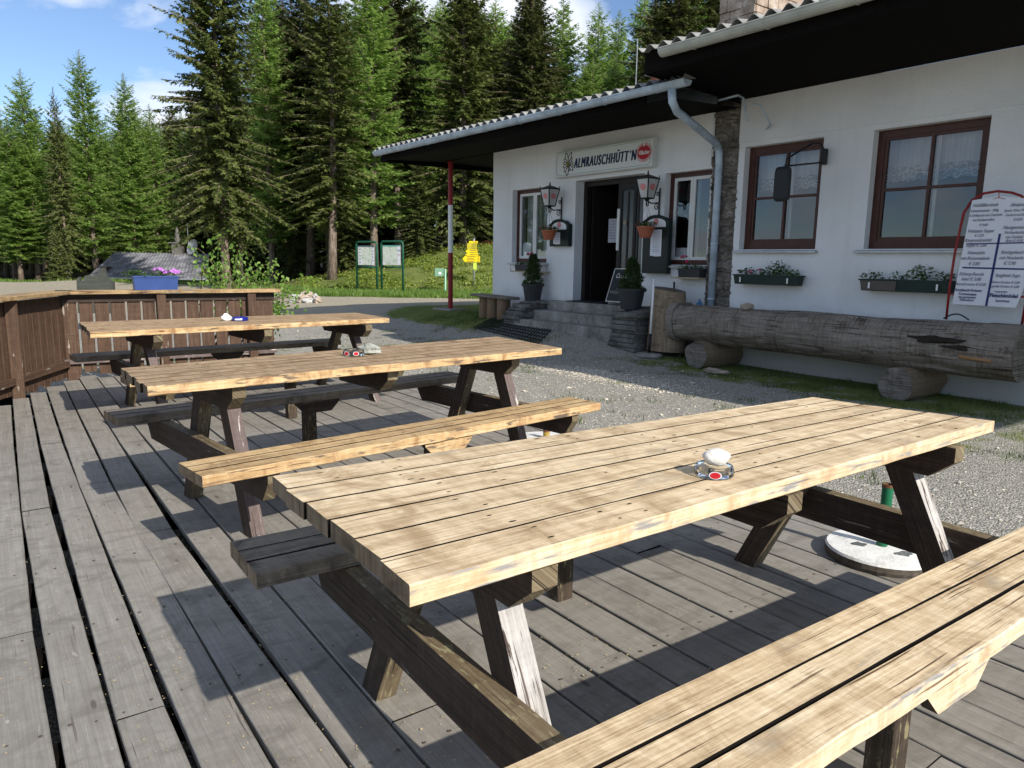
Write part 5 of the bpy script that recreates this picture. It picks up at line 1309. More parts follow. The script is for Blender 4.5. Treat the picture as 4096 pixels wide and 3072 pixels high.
for (ae, th_) in ((aL-.12, .12), (2.62, .34)):
    b = MB()
    A = [F(ae, 8.45+.292*math.cos(t)*(1+.05*math.sin(3*t+1)), .485+.305*math.sin(t)) for t in np.linspace(math.pi*.665, math.pi*2.335, 26)]
    B = [p+ft*th_ for p in A]; k = len(A); uvA = [((p@fn), p[2]) for p in A]
    b.face(A, uvA, 1); b.face(B[::-1], uvA[::-1], 1)
    for i in range(k): b.face([A[i], B[i], B[(i+1) % k], A[(i+1) % k]], [(0, i*.06), (.1, i*.06), (.1, i*.06+.06), (0, i*.06+.06)], 0)
    b.build('end_block', [M_log, M_logend], root)
b = MB(); b.rock(F(3.32, 8.185, .55), .27, .045, .045, 3, n=20, rot=PHI+math.pi/2, rough=.55); b.rock(F(3.12, 8.18, .50), .22, .035, .03, 6, n=20, rot=PHI+math.pi/2, rough=.6); b.build('rot_hollow', plain('dark_rotten_wood', (.03, .022, .016), .95, .3, 20), root)
b = MB(); b.plank(F(3.10, 8.150, .425), F(3.10, 8.20, .425), F(2.80, 8.150, .41), F(2.80, 8.20, .41), Zv, .035, 6, .008, ch=.01); b.build('bare_splinter', wood('fresh_orange_wood', [(.20, .10, .04), (.30, .16, .07), (.4, .24, .12)]), root)
b = MB(); b.tube([F(3.42-.25*s_, 8.5, .765+.055*math.sin(math.pi*s_)) for s_ in np.linspace(0, 1, 10)], .008, 6); b.build('iron_handle', M_anth, root)
def support(a, o0, o1, r, z, label, seed):
    root = thing('support_log', label, 'log', F(a, (o0+o1)/2, z-r), 'logs carrying the trough'); b = MB(); n = 22; rows = []
    for i in range(7):
        t = i/6; o_ = o0+(o1-o0)*t
        rows.append([F(a+r*(1+.16*mnoise.noise((math.cos(p)*1.5, math.sin(p)*1.5, seed+t)))*math.cos(p), o_, z+r*(1+.16*mnoise.noise((math.cos(p)*1.5, math.sin(p)*1.5, seed+t)))*math.sin(p)) for p in np.linspace(0, 2*math.pi, n, endpoint=False)])
    for A, B in zip(rows, rows[1:]):
        for i in range(n): b.face([A[i], B[i], B[(i+1) % n], A[(i+1) % n]], [(0, i*.05), (.12, i*.05), (.12, i*.05+.05), (0, i*.05+.05)], 0)
    for rw, k in ((rows[0], 1), (rows[-1], -1)): b.face(rw[::-k], [(float(p@ft), p[2]*1.2) for p in rw][::-k], 1)
    b.build('log_body', [M_stump, M_logend], root)
support(6.40, 8.12, 8.95, .185, .06, 'short round log carrying the left end of the trough', 2)
support(3.68, 8.12, 8.95, .19, .03, 'short round log carrying the trough near its right end', 5)
b = MB()
b.rock(F(5.75, 8.30, .765), .09, .05, .045, 4, n=10, rough=.35); b.build('stone', M_boult, loc='auto', label='tan stone lying on the rim of the log trough', cat='stone')
b = MB(); b.rock(F(5.95, 8.0, -.10), .22, .08, .035, 9, n=12, rough=.3, rot=-.9); b.build('stone', M_boult, loc='auto', label='flat tan stone in the grass under the log trough', cat='stone')
# upright stump behind the trough's left end
root = thing('tree_stump', 'tall pale upright stump beside the steps behind the trough end', 'stump', F(7.24, 8.45, 0)); b = MB(); n = 22; rows = []
for i in range(9):
    t = i/8; z_ = .02+(.93-.02)*t; r_ = .335-.06*t
    rows.append([F(7.24+r_*(1+.06*mnoise.noise((math.cos(p)*1.4, math.sin(p)*1.4, 3.3+t*.4)))*math.cos(p), 8.48+r_*.75*(1+.06*mnoise.noise((math.cos(p)*1.4, math.sin(p)*1.4, 3+t*.4)))*math.sin(p), z_+(.035*math.cos(p) if i == 8 else 0)) for p in np.linspace(0, 6.283, n, endpoint=False)])
for i, (A, B) in enumerate(zip(rows, rows[1:])):
    for j in range(n): b.face([A[j], A[(j+1) % n], B[(j+1) % n], B[j]], [(i*.12, j*.09), (i*.12, j*.09+.09), (i*.12+.12, j*.09+.09), (i*.12+.12, j*.09)], 0)
b.face(rows[-1], [(float(p@ft), float(p@fn)) for p in rows[-1]], 1); b.build('trunk_piece', [M_stump, M_logend], root)
# white marker pole on a round stone foot
Pp = F(7.26, 8.13, gz(*F(7.26, 8.13, 0)[:2]))
root = thing('marker_pole', 'white pole with black lower end standing on a round stone foot before the stump', 'pole', Pp)
b = MB(); b.lathe(Pp-Zv*.01, [(0, .0), (.19, .0), (.205, .03), (.17, .055), (0, .065)], 24); b.build('stone_foot', M_conc, root, smooth=True)
b = MB(); tl_ = ft*.05+fn*.09
b.tube([Pp+Zv*.05, Pp+Zv*.33+tl_*.3], .02, 10, m=1); b.tube([Pp+Zv*.33+tl_*.3, Pp+Zv*1.13+tl_], .0165, 10, m=0); b.build('rod', [M_whitebright, M_black], root, smooth=True)
b = MB(); b.tube([F(7.50, 8.93, .6), F(7.53, 8.93, 1.03)], .016, 8); b.build('rod', M_black, loc='auto', label='short black rod leaning on the wall behind the stump', cat='rod')
# blue bottle by the downpipe
b = MB(); b.lathe(F(7.0, 8.90, .58), [(0, 0), (.042, 0), (.045, .02), (.045, .14), (.015, .18), (.015, .21), (0, .21)], 16); b.build('bottle', plain('blue_plastic_bottle', (.05, .22, .42), .3, .1, 5), loc='auto', smooth=True, label='small blue bottle standing at the foot of the downpipe', cat='bottle')
# log bench
def logbench():
    P = F(11.7, 8.55, .15); root = thing('log_bench', 'split plank bench on four short upright logs at the inn corner', 'bench', P)
    b = MB(); b.plank(F(12.22, 8.30, .66), F(12.22, 8.62, .66), F(11.10, 8.36, .63), F(11.10, 8.70, .63), Zv, .05, 12, .012, ch=.012)
    b.build('seat', M_log, root)
    for (a_, o_, r_) in ((12.02, 8.52, .115), (11.72, 8.50, .12), (11.36, 8.50, .13), (11.98, 8.78, .10)):
        b = MB(); rows = []; n = 14
        for i in range(5):
            t = i/4; rows.append([F(a_+r_*(1+.08*mnoise.noise((math.cos(p), math.sin(p), a_*3+t*.5)))*math.cos(p), o_+r_*math.sin(p)*(1+.06*mnoise.noise((math.cos(p), math.sin(p), a_*5))), 0+.60*t) for p in np.linspace(0, 6.283, n, endpoint=False)])
        for i, (A, B) in enumerate(zip(rows, rows[1:])):
            for j in range(n): b.face([A[j], A[(j+1) % n], B[(j+1) % n], B[j]], [(i*.15, j*.05), (i*.15, j*.05+.05), (i*.15+.15, j*.05+.05), (i*.15+.15, j*.05)])
        b.build('log_leg', wood('ochre_bench_log', [(.11, .07, .04), (.20, .13, .075), (.28, .19, .12)], streak=(.04, .025, .015)), root)
logbench()

# ------------------------------------------------------------------ menu board on the trough
oo = 8.70
root = thing('menu_board', 'menu sheets on a red tubular stand with a round arch on the trough', 'menu board', F(3.12, oo, .76))
def fp(x, y, o=oo): return bf(x, y, o)
pL = [(2044, 690), (2052, 615), (2063, 545), (2074, 495), (2082, 460), (2100, 432), (2125, 418), (2155, 413), (2185, 416), (2206, 423), (2225, 440), (2238, 470), (2236, 540), (2222, 620), (2207, 703)]
b = MB(); b.tube([fp(*p) for p in pL], .0135, 8); b.tube([fp(2214, 641), fp(2185, 641)], .011, 6); b.tube([fp(2050, 635), fp(2066, 634)], .009, 6)
b.build('tube_frame', M_red, root, smooth=True)
pw = MB(); sh = [(2100, 433), (2158, 423), (2232, 430), (2232, 560), (2205, 640), (2194, 665), (2131, 661), (2057, 656)]
pw.face([fp(x, y, oo-.016) for x, y in sh][::-1]); pw.face([fp(x, y, oo-.010) for x, y in sh]); pw.build('sheet', M_paper, root)
tapes = MB()
def strip(x0, y0, x1, y1, w0, m=0):
    A, B = fp(x0, y0, oo-.021), fp(x1, y1, oo-.021); d = B-A; d /= np.linalg.norm(d); e = np.cross(d, fn); tapes.face([A-e*w0, A+e*w0, B+e*w0, B-e*w0])
strip(2160, 505, 2130, 661, .011); strip(2087, 527, 2232, 524, .006); strip(2079, 578, 2232, 582, .008)
tapes.build('tape_cross', M_blueink, root)
L_ = []
def mt_(s, x, y, sz=.055, xs=.8, sh_=.35, m=None, of=.0):
    P = fp(x, y, oo-.023); L_.append(text('m', s, m or M_inkgrey, root, P, rtv, Zv, sz, shear=sh_, xs=xs, off=of))
for s, x, y, sz in (('Holzfällersteak', 2128, 441, .05), ('Schweinesteak - 200g', 2126, 453, .038), ('mit Grillspeck und Zwiebeln', 2126, 463, .036), ('mit Bratkartoffeln', 2124, 473, .036), ('€ 9,80', 2124, 484, .036),
    ('Frittaten Suppe', 2118, 497, .05), ('€ 3,20', 2114, 507, .04), ('Kaspressknödel', 2112, 517, .05), ('Suppe € 3,80', 2108, 531-3, .046),
    ('Käsnudeln', 2108, 544, .05), ('mit Röstzwiebeln', 2106, 556, .05), ('€ 7,80', 2103, 568, .05), ('Eisberg-Rucola', 2098, 590, .05), ('Salat € 3,80', 2097, 601, .05), ('Kernöl extra € 0,50', 2096, 612, .044)): mt_(s, x, y+2, sz)
for s, x, y, sz in (('Almjause', 2200, 441, .05), ('Speck, Käse, Wurst', 2196, 453, .036), ('Gurkerl und Brot', 2196, 463, .036), ('€ 8,50', 2198, 473, .036), ('Hausgemachtes', 2196, 490, .05), ('Verhackertes', 2192, 501, .046), ('mit Zwiebel', 2190, 511, .04), ('Brot € 4,50', 2190, 519, .04),
    ('Rindsgulasch', 2186, 544, .05), ('mit Nockerln', 2184, 556, .05), ('€ 7,90', 2180, 568, .05), ('Spaghetti Sugo', 2176, 594, .048), ('kleine Portion € 5,00', 2172, 609, .036), ('große Portion € 6,80', 2171, 618, .036)): mt_(s, x, y+1, sz)
for s, x, y, sz in (('Knoblauch-Kräuter', 2092, 627, .042), ('Cremesuppe', 2090, 635, .042), ('mit gerösteten', 2089, 642, .036), ('Schwarzbrot', 2088, 648, .034)): mt_(s, x, y, sz, m=M_blueink, sh_=0)
mt_('Fleischknödel', 2168, 639, .056, .85, 0, M_blueink, .001); mt_('Sauerkraut', 2165, 650, .036, .8, 0, M_blueink); mt_('hausgemachte', 2162, 630, .026, .8, 0, M_blueink)
merge_meshes(L_, 'menu_writing')
sc_ = MB(); sc_.tube([fp(2158, 416, oo-.018), fp(2158, 428, oo-.018)], .004, 5); sc_.tube([fp(2145, 430, oo-.018), fp(2158, 427, oo-.018), fp(2172, 430, oo-.018)], .003, 4); sc_.build('clip', M_redink, root)

# ------------------------------------------------------------------ far signs
def info_board(px0, px1, top, mid, foot, y, label, mp, head):
    A, B = vpt(px0, foot, y), vpt(px1, foot+4, y-.6); z0 = min(gz(A[0], A[1]), gz(B[0], B[1]))
    topz = vpt((px0+px1)/2, top, y)[2]; midz = vpt((px0+px1)/2, mid, y)[2]
    A[2] = B[2] = 0; r_ = (B-A); Lr = np.linalg.norm(r_); r_ /= Lr; nn = np.cross(r_, Zv)
    nn = nn if nn[1] < 0 else -nn
    root = thing('map_board', label, 'map board', (A+B)/2+Zv*z0, 'map boards beside the forest'); b = MB()
    b.tube([A+Zv*(z0-.1), A+Zv*(topz-.1), A+r_*.04+Zv*(topz-.03), A+r_*.1+Zv*topz, B-r_*.1+Zv*topz, B-r_*.04+Zv*(topz-.03), B+Zv*(topz-.1), B+Zv*(z0-.1)], .05, 8); b.tube([A+Zv*midz, B+Zv*midz], .04, 8); b.build('tube_frame', M_bgreen, root, smooth=True)
    p = MB(); q = [A+r_*.10+Zv*(midz+.09)+nn*.03, B-r_*.10+Zv*(midz+.09)+nn*.03, B-r_*.10+Zv*(topz-.16)+nn*.03, A+r_*.10+Zv*(topz-.16)+nn*.03]
    p.face(q, [(0, 0), (1, 0), (1, 1.3), (0, 1.3)]); p.face([k-nn*.03 for k in q][::-1])
    pm = p.build('map_panel', mp, root)
    d = MB(); wq = np.linalg.norm(q[1]-q[0]); hq = topz-midz-.25
    def pr(x0, x1, z0_, z1_, m): d.face([q[0]+r_*wq*x0+Zv*hq*z0_+nn*.004, q[0]+r_*wq*x1+Zv*hq*z0_+nn*.004, q[0]+r_*wq*x1+Zv*hq*z1_+nn*.004, q[0]+r_*wq*x0+Zv*hq*z1_+nn*.004], None, m)
    if head == 0:
        pr(0, 1, .93, 1, 0); pr(.08, .2, .0, .92, 2); pr(.84, 1., .0, .92, 2)
        for k in range(5): pr(.10, .17, .1+k*.17, .17+k*.17, 1); pr(.86, .93, .22+k*.16, .28+k*.16, 1)
        pr(.2, .3, .02, .28, 2)
    else:
        pr(0, 1, .94, 1, 4); pr(.82, 1, .0, .94, 2); pr(.83, .99, .70, .77, 3); pr(.83, .99, .50, .53, 5); pr(.0, .12, .0, .16, 2)
    d.build('print', [plain('grey_header_print', (.10, .14, .18), .6, .1, 5), M_inkgrey, M_paper, plain('light_blue_print', (.18, .45, .65), .6, .1, 5), plain('teal_print', (.10, .35, .28), .6, .1, 5), M_redink], pm)
info_board(772, 815, 523, 577, 628, 33, 'left green framed map board with photo strips beside the forest', M_mapA, 0)
info_board(825, 871, 522, 577, 632, 32.5, 'right green framed map board with relief map beside the forest', M_mapB, 1)
# waymarked signpost
yb = 34.; A = vpt(1023.5, 616, yb); zg = gz(A[0], A[1]); px2m = yb/1572.*1.0
root = thing('trail_signpost', 'metal post with stacked yellow hiking arrows on the bank', 'signpost', (A[0], A[1], zg))
ztop = vpt(1023, 515, yb)[2]
b = MB(); b.tube([np.array([A[0], A[1], zg-.1]), np.array([A[0], A[1], ztop])], .045, 8); b.tube([np.array([A[0], A[1], ztop]), np.array([A[0], A[1], ztop+.09])], .05, 8, m=1); b.build('post', [M_zinc, M_anth], root, smooth=True)
for (x0, x1, y0, y1, mm, arrow) in ((1013, 1032, 521, 525, M_yel, 0), (1009, 1030, 525.5, 533, M_yelold, 0), (1009, 1030, 533.5, 538, M_yelold, 0), (1005, 1031, 539, 547, M_yel, 1), (1005, 1033, 547.5, 552, M_yel, 1), (999, 1037, 553, 566, M_yel, 1)):
    P0_, P1_ = vpt(x0, y1, yb-.07), vpt(x1, y0, yb-.07); zl, zh = P0_[2], P1_[2]; xl, xr = P0_[0], P1_[0]; yy = A[1]-.08
    pts = [(xl+(.12 if arrow else 0), zl), (xr, zl), (xr, zh), (xl+(.12 if arrow else 0), zh)]+([(xl, (zl+zh)/2)] if arrow else [])
    b = MB(); f_ = [np.array([x, yy, z]) for x, z in pts]; k_ = [p+np.array([0, .02, 0]) for p in f_]
    b.face(f_); b.face(k_[::-1])
    for i in range(len(pts)): b.face([f_[i], k_[i], k_[(i+1) % len(pts)], f_[(i+1) % len(pts)]])
    s_ = b.build('arrow_sign', mm, root)
    nl = max(1, int((zh-zl)/.07)); d = MB()
    for k in range(nl):
        z_ = zl+(zh-zl)*(k+.5)/nl; l_ = (xr-xl)*.5
        d.face([np.array([xl+.2, yy-.006, z_-.011]), np.array([xl+.2+l_*(.8+.2*(k % 2)), yy-.006, z_-.011]), np.array([xl+.2+l_*(.8+.2*(k % 2)), yy-.006, z_+.011]), np.array([xl+.2, yy-.006, z_+.011])]); d.face([np.array([xr-.12, yy-.006, z_-.011]), np.array([xr-.03, yy-.006, z_-.011]), np.array([xr-.03, yy-.006, z_+.011]), np.array([xr-.12, yy-.006, z_+.011])])
    d.build('line_of_print', M_ink, s_)
P0_ = vpt(1026, 575, yb-.06); b = MB(); b.box(P0_, Zv*.30, np.array([.15, 0, 0]), np.array([0, .015, 0])); b.build('marker_plate', plain('yellow_green_plate', (.55, .75, .08), .5, .1, 5), root)
# litter bin
yb = 33.; A = vpt(962, 619, yb); zg = gz(A[0], A[1])
root = thing('litter_bin', 'pale green wire litter bin on a post on the bank', 'litter bin', (A[0], A[1], zg)); b = MB()
b.tube([np.array([A[0], A[1], zg-.1]), np.array([A[0], A[1], vpt(962, 581, yb)[2]])], .04, 8); b.build('post', plain('pale_green_paint', (.35, .62, .45), .5, .1, 5), root)
c_ = vpt(949, 588, yb); b = MB(); b.box(c_, Zv*.36, np.array([.40, .08, 0]), np.array([0, .25, 0]), ch=.02); b.build('basket', plain('mesh_green_basket', (.16, .30, .20), .6, .35, 60), root)
b = MB(); b.rock(c_+np.array([.02, -.10, -.06]), .09, .05, .07, 2); b.build('litter', M_white, root)

# ------------------------------------------------------------------ shed beyond the crest
ysh = 46.
root = thing('shed', 'low dark wooden shed with a grey corrugated roof beyond the railing', 'shed', (-23.5, ysh, -1.6))
eL, eR = vpt(187, 599, ysh), vpt(447, 601, ysh); rL, rR = vpt(248, 545, ysh+4.2), vpt(452, 548, ysh+4.2)
ze = eL[2]; eR[2] = ze; zr = rL[2]; rR[2] = zr
b = MB(); na = 330
for off in (0, -.02):
    b0 = len(b.v)
    for i in range(na+1):
        t = i/na; u_ = t*(eR[0]-eL[0]); wv = .022*math.sin(2*math.pi*u_/.24)
        p = eL+(eR-eL)*t; q = rL+(rR-rL)*t; b.v += [(p[0], p[1], p[2]+wv+off), (q[0], q[1], q[2]+wv+off)]
    for i in range(na): b.f.append((b0+2*i, b0+2*i+2, b0+2*i+3, b0+2*i+1)); b.uv += [(0, 0)]*4; b.m.append(0)
bk = [np.array([eL[0], ysh+8.6, ze]), np.array([eR[0], ysh+8.6, ze])]; b.face([rL, rR, bk[1], bk[0]])
b.build('roof', stone('lichened_fibre_cement', (.07, .07, .08), (.15, .15, .165), (.27, .27, .29), 1.6, .3), root)
b = MB(); x0, x1 = eL[0]+.7, eR[0]-.5
b.box(np.array([(x0+x1)/2, ysh+.55, (ze-1.9)/2+.03]), np.array([x1-x0, 0, 0]), Zv*(ze+1.9), np.array([0, .1, 0])); b.box(np.array([x0, ysh+4.4, -.6]), np.array([0, 7.8, 0]), Zv*2.4, np.array([.1, 0, 0])); b.box(np.array([x1, ysh+4.4, -.6]), np.array([0, 7.8, 0]), Zv*2.4, np.array([.1, 0, 0]))
b.face([eL+np.array([.75, .6, -.02]), rL+np.array([-.2, 0, -.05]), bk[0]+np.array([.75, -.6, -.02])]); b.build('wall', M_rail, root)
b = MB(); b.tube([eL+np.array([0, -.06, -.04]), eR+np.array([0, -.06, -.04])], .05, 6); b.build('gutter', M_zinc, root)
c_ = vpt(385, 548, ysh+4.2); c_[2] = zr
b = MB(); b.box(c_+Zv*.25, Zv*.8, np.array([.62, 0, 0]), np.array([0, .55, 0])); b.box(c_+Zv*.69, np.array([.95, 0, 0]), np.array([0, .7, 0]), Zv*.08); k = b.build('chimney', M_slab, root)
b = MB(); b.lathe(c_+Zv*.73, [(.15, 0), (.20, .2), (.12, .4), (.17, .5), (.09, .68), (.12, .8), (.03, 1.0), (0, 1.05)], 10); b.build('chimney_pot', M_slab, k, smooth=True)
b = MB(); c2_ = vpt(416, 534, ysh+4.0); b.lathe(c2_, [(0, 0), (.3, .03), (.52, .12)], 20, sx=.7, sy=.25); 
b = MB()
nrm = np.array([-.5, -.8, .3]); nrm /= np.linalg.norm(nrm); e1 = np.cross(nrm, Zv); e1 /= np.linalg.norm(e1); e2 = np.cross(e1, nrm)
pr_ = None
for (r_, d_) in ((0.02, .14), (.25, .10), (.42, .04), (.55, -.04)):
    ring = [c2_+(e1*math.cos(t)+e2*math.sin(t))*r_-nrm*d_ for t in np.linspace(0, 6.283, 20, endpoint=False)]
    if pr_:
        for i in range(20): b.face([pr_[i], pr_[(i+1) % 20], ring[(i+1) % 20], ring[i]])
    pr_ = ring
b.tube([c2_, np.array([c2_[0], c2_[1], zr-.1])], .04, 6); b.tube([c2_+e1*.45-Zv*.2, c2_+e1*.45+Zv*1.6], .02, 4); b.build('satellite_dish', M_zinc, root)
b = MB(); P = vpt(240, 613, ysh+.48); b.face([P+np.array([math.cos(t)*.42, 0, math.sin(t)*.42]) for t in np.linspace(0, 6.283, 24, endpoint=False)]); b.face([P+np.array([math.cos(t)*.2, -.01, math.sin(t)*.2]) for t in np.linspace(0, 6.283, 24, endpoint=False)], None, 1); b.build('wheel_cover', [plain('pale_blue_grey_disc', (.42, .50, .56), .5, .1, 5), M_zinc], root)

# ------------------------------------------------------------------ stones
k = 0
for (px, py, rx, rz, lab) in ((636, 636, .17, .12, 'small tan stone'), (660, 634, .30, .17, 'largest rounded stone'), (679, 634, .15, .12, 'small grey stone'), (648, 642, .16, .09, 'flat stone in front'), (664, 645, .22, .10, 'long flat stone in front'), (684, 641, .20, .13, 'tilted pale stone'), (629, 643, .15, .10, 'end stone')):
    P = at_depth(px, 24+(.25 if py < 640 else 0), 0); P[2] = gz(P[0], P[1]); P[2] += rz*.6+(.09 if py < 637 else 0); b = MB(); b.rock(P, rx, rx*.7, rz, k+3, n=12, rough=.3, rot=k)
    b.build('rock', M_boult if k % 2 else M_boul, loc='auto', label=lab+' of the rock heap at the edge of the gravel road', cat='rock', group='rocks heaped by the road'); k += 1
for (u_, v_, rx, ry, rz, mt__, lab) in ((3.30, 8.55, .30, .22, .17, M_boul, 'pale grey boulder in the grass behind the middle table'), (3.62, 8.55, .15, .14, .15, M_boult, 'tan rock in the grass behind the middle table'), (3.02, 8.25, .10, .09, .08, M_boult, 'small tan rock at the end of the railing')):
    P = W(u_, v_); P[2] = gz(P[0], P[1])+rz*.55; b = MB(); b.rock(P, rx, ry, rz, k+20, n=14, rough=.25, rot=k); b.build('rock', mt__, loc='auto', label=lab, cat='rock'); k += 1

# ------------------------------------------------------------------ leafy shrub at the end of the railing
def shrub():
    rr = np.random.RandomState(21); base = W(2.7, 9.9); base[2] = gz(base[0], base[1])
    root = thing('leafy_shrub', 'bright green leafy shrub with arching branches at the end of the railing', 'shrub', base)
    st, lv = MB(), MB()
    yb = base[1]
    tips = [((470, 512), 1.0), ((425, 535), 1.), ((500, 560), .9), ((520, 590), .9), ((590, 565), 1.), ((600, 590), .9), ((640, 605), 1.), ((665, 605), 1.1), ((655, 625), 1.0), ((625, 650), .9), ((608, 675), .85), ((590, 640), .8), ((560, 605), .8), ((450, 605), .9), ((420, 612), .9), ((540, 575), 1.), ((480, 600), .8), ((445, 560), 1.), ((515, 540), 1.), ((620, 620), .9), ((600, 655), .9), ((572, 590), .8), ((470, 575), .9), ((500, 610), .7), ((640, 640), .8), ((595, 700), .7)]
    for (px, py), q in tips:
        T_ = vpt(px, py, yb*rr.uniform(.93, 1.06)); B = base+np.array([rr.normal(0, .25), rr.normal(0, .15), 0])
        mid = (T_*.45+B*.55); mid[2] = max(T_[2], B[2])*.75+.25*mid[2]+rr.uniform(0, .15)
        pts = [B*(1-t)**2+mid*2*t*(1-t)+T_*t*t for t in np.linspace(0, 1, 9)]
        st.tube(pts, list(np.linspace(.012, .003, 9)), 5)
        for k in range(64):
            t = rr.uniform(.35, 1.02); c = B*(1-t)**2+mid*2*t*(1-t)+T_*t*t+rr.normal(0, .075, 3)
            d = rr.normal(0, 1, 3); d[2] = -abs(d[2])*.9-.3; d /= np.linalg.norm(d); e = np.cross(d, rr.normal(0, 1, 3)); e /= np.linalg.norm(e); s_ = rr.uniform(.03, .06); nn = np.cross(d, e)
            lv.face([c, c+d*s_*.45+e*s_*.42+nn*s_*.06, c+d*s_*1.25, c+d*s_*.45-e*s_*.42+nn*s_*.06])
    st.build('stems', plain('brown_twig_bark', (.10, .065, .04), .8, .2, 20), root); lv.build('leaves', M_shrub, root)
shrub()

# ------------------------------------------------------------------ trees
def conifer(name, H, Rr, base, seed, kind, dens=1., mats=None, bare_light=0):
    rr = np.random.RandomState(seed); tb = MB(); n = 9
    bend = rr.normal(0, .12, 2)
    def ctr(z): t = z/H; return np.array([bend[0]*math.sin(t*3), bend[1]*math.sin(t*2.5), z])
    tr = .0125*H
    tb.tube([ctr(H*t) for t in np.linspace(-.02, 1, n)], [tr*(1-.93*max(0, t))+(.25*tr if t <= 0 else 0) for t in np.linspace(-.02, 1, n)], 9)
    V = []; Fc = []
    nb = int((H-base)*19*dens); ex = .64 if kind == 'spruce' else .58
    for k in range(nb):
        rel = ((k+rr.rand())/nb); z = base+(H-base)*rel**.92
        rel = (z-base)/(H-base)
        low = min(1., .62+rel*3.2)
        L = Rr*((1-rel)**ex)*low*rr.uniform(.62, 1.10)*(1+.28*mnoise.noise((z*.55+seed, math.cos(k*2.4)*1.2, math.sin(k*2.4)*1.2)))*min(1, .25+(1-rel)*9)+.08
        if rr.rand() < .10: L *= rr.uniform(.5, .8)
        az = k*2.39996+rr.normal(0, .35); dr = np.array([math.cos(az), math.sin(az), 0]); sd_ = np.array([-dr[1], dr[0], 0])
        if kind == 'spruce': up_, dn = .22+.62*rel, .66*(1-rel)+.10
        else: up_, dn = .18+.5*rel, .28*(1-rel)
        c0 = ctr(z); pts = []
        for s_ in np.linspace(0, 1, 6): pts.append(c0+dr*L*s_*(1-.06*s_)+Zv*L*(up_*s_-dn*s_**1.35+.12*max(0, s_-.6)*s_))
        if L > .5: tb.tube([pts[0], pts[2], pts[5]], [.012+.008*L, .008+.005*L, .003], 3, cap=False)
        nt_ = int(L/(.062 if kind == 'spruce' else .050))+4
        for j in range(nt_):
            s_ = .10+.90*(j+rr.rand()*.8)/nt_; i0 = min(4, int(s_*5)); fr_ = s_*5-i0; p = pts[i0]*(1-fr_)+pts[min(5, i0+1)]*fr_
            side = 1 if rr.rand() < .5 else -1; sp_ = rr.uniform(.35, 1.05)
            tl = (.10+.42*(1-s_)**.8*min(1.4, L)/1.1)*rr.uniform(.7, 1.25)*min(1, .45+L*.6)
            if kind == 'spruce':
                d = dr*rr.uniform(.25, .75)+sd_*side*sp_+Zv*rr.uniform(-.75, .0); wdt = tl*.12+.011
            else:
                d = dr*rr.uniform(.3, .8)+sd_*side*sp_+Zv*rr.uniform(-.45, .35); wdt = tl*.085+.012
            d /= np.linalg.norm(d); e = np.cross(d, np.array([rr.normal(0, .5), rr.normal(0, .5), 1.])); e /= np.linalg.norm(e)
            for (f0, f1, wsc, ang) in ((0, 1., 1., 0), (.15, .72, .8, .8), (.3, .85, .75, -.75), (.55, 1.02, .6, .5)):
                a_ = p+d*tl*f0; dd = d*math.cos(ang)+e*math.sin(ang)
                if kind == 'spruce': dd = dd+Zv*-.18*abs(ang)
                ll = tl*(f1-f0)*(1. if ang == 0 else .8); e2_ = (e*math.cos(ang)-d*math.sin(ang))
                b0 = len(V); w_ = wdt*wsc*rr.uniform(.7, 1.2)
                V += [a_, a_+dd*ll*.4+e2_*w_, a_+dd*ll, a_+dd*ll*.45-e2_*w_]; Fc.append((b0, b0+1, b0+2, b0+3))
    # leader
    for k in range(26):
        z = H-.02-k*.045; a_ = ctr(z); az = rr.uniform(0, 6.28); d = np.array([math.cos(az)*.7, math.sin(az)*.7, .8]); ll = .07+k*.009; b0 = len(V); e = np.array([-math.sin(az), math.cos(az), 0])*.018
        V += [a_, a_+d*ll*.5+e, a_+d*ll, a_+d*ll*.5-e]; Fc.append((b0, b0+1, b0+2, b0+3))
    me = bpy.data.meshes.new(name+'_crown'); me.from_pydata(np.asarray(V).tolist(), [], Fc)
    t_ = bpy.data.meshes.new(name+'_trunk'); t_.from_pydata(tb.v, [], tb.f); t_.polygons.foreach_set('use_smooth', [True]*len(tb.f)); t_.materials.append(M_bark)
    return me, t_, H
KIND = {
 'A': conifer('spruce', 17., 4.5, 3.0, 1, 'spruce', 1.15), 'B': conifer('spruce', 17., 3.5, 1.0, 2, 'spruce', 1.),
 'C': conifer('spruce', 18., 3.2, 3.4, 3, 'spruce', .75), 'L': conifer('larch', 15., 2.9, 2.2, 4, 'larch', 1.), 'M': conifer('larch', 16., 3.1, 2.4, 5, 'larch', .9),
 'D': conifer('spruce', 17., 3.6, 4.5, 6, 'spruce', .95), 'Y': conifer('spruce', 6., 1.5, .2, 8, 'spruce', 1.5)}
KM = {'A': M_spr, 'B': M_spr, 'C': M_spr, 'L': M_lar, 'M': M_lar, 'D': M_sprd, 'Y': M_spr}
for k, (cm_, tm_, h_) in KIND.items(): cm_.materials.append(KM[k])
def tree(kind, px, y, ztop=None, h=None, label=None, group=None, wide=1., rot=None, zg=None):
    P = at_depth(px, y, 0); P[2] = gz(P[0], P[1])-.1
    if ztop is not None: h = vpt(px, ztop, y)[2]-P[2]
    cm_, tm_, H_ = KIND[kind]; s_ = h/H_
    nm = 'larch_tree' if kind in 'LM' else 'spruce_tree'
    root = thing(nm, label, 'larch' if kind in 'LM' else 'spruce', P, group)
    root.scale = (s_*wide, s_*wide, s_); root.rotation_euler = (0, 0, R.uniform(0, 6.28) if rot is None else rot)
    for n_, m_ in (('trunk', tm_), ('crown', cm_)):
        o = bpy.data.objects.new(n_, m_); col.objects.link(o); o.parent = root
    return root
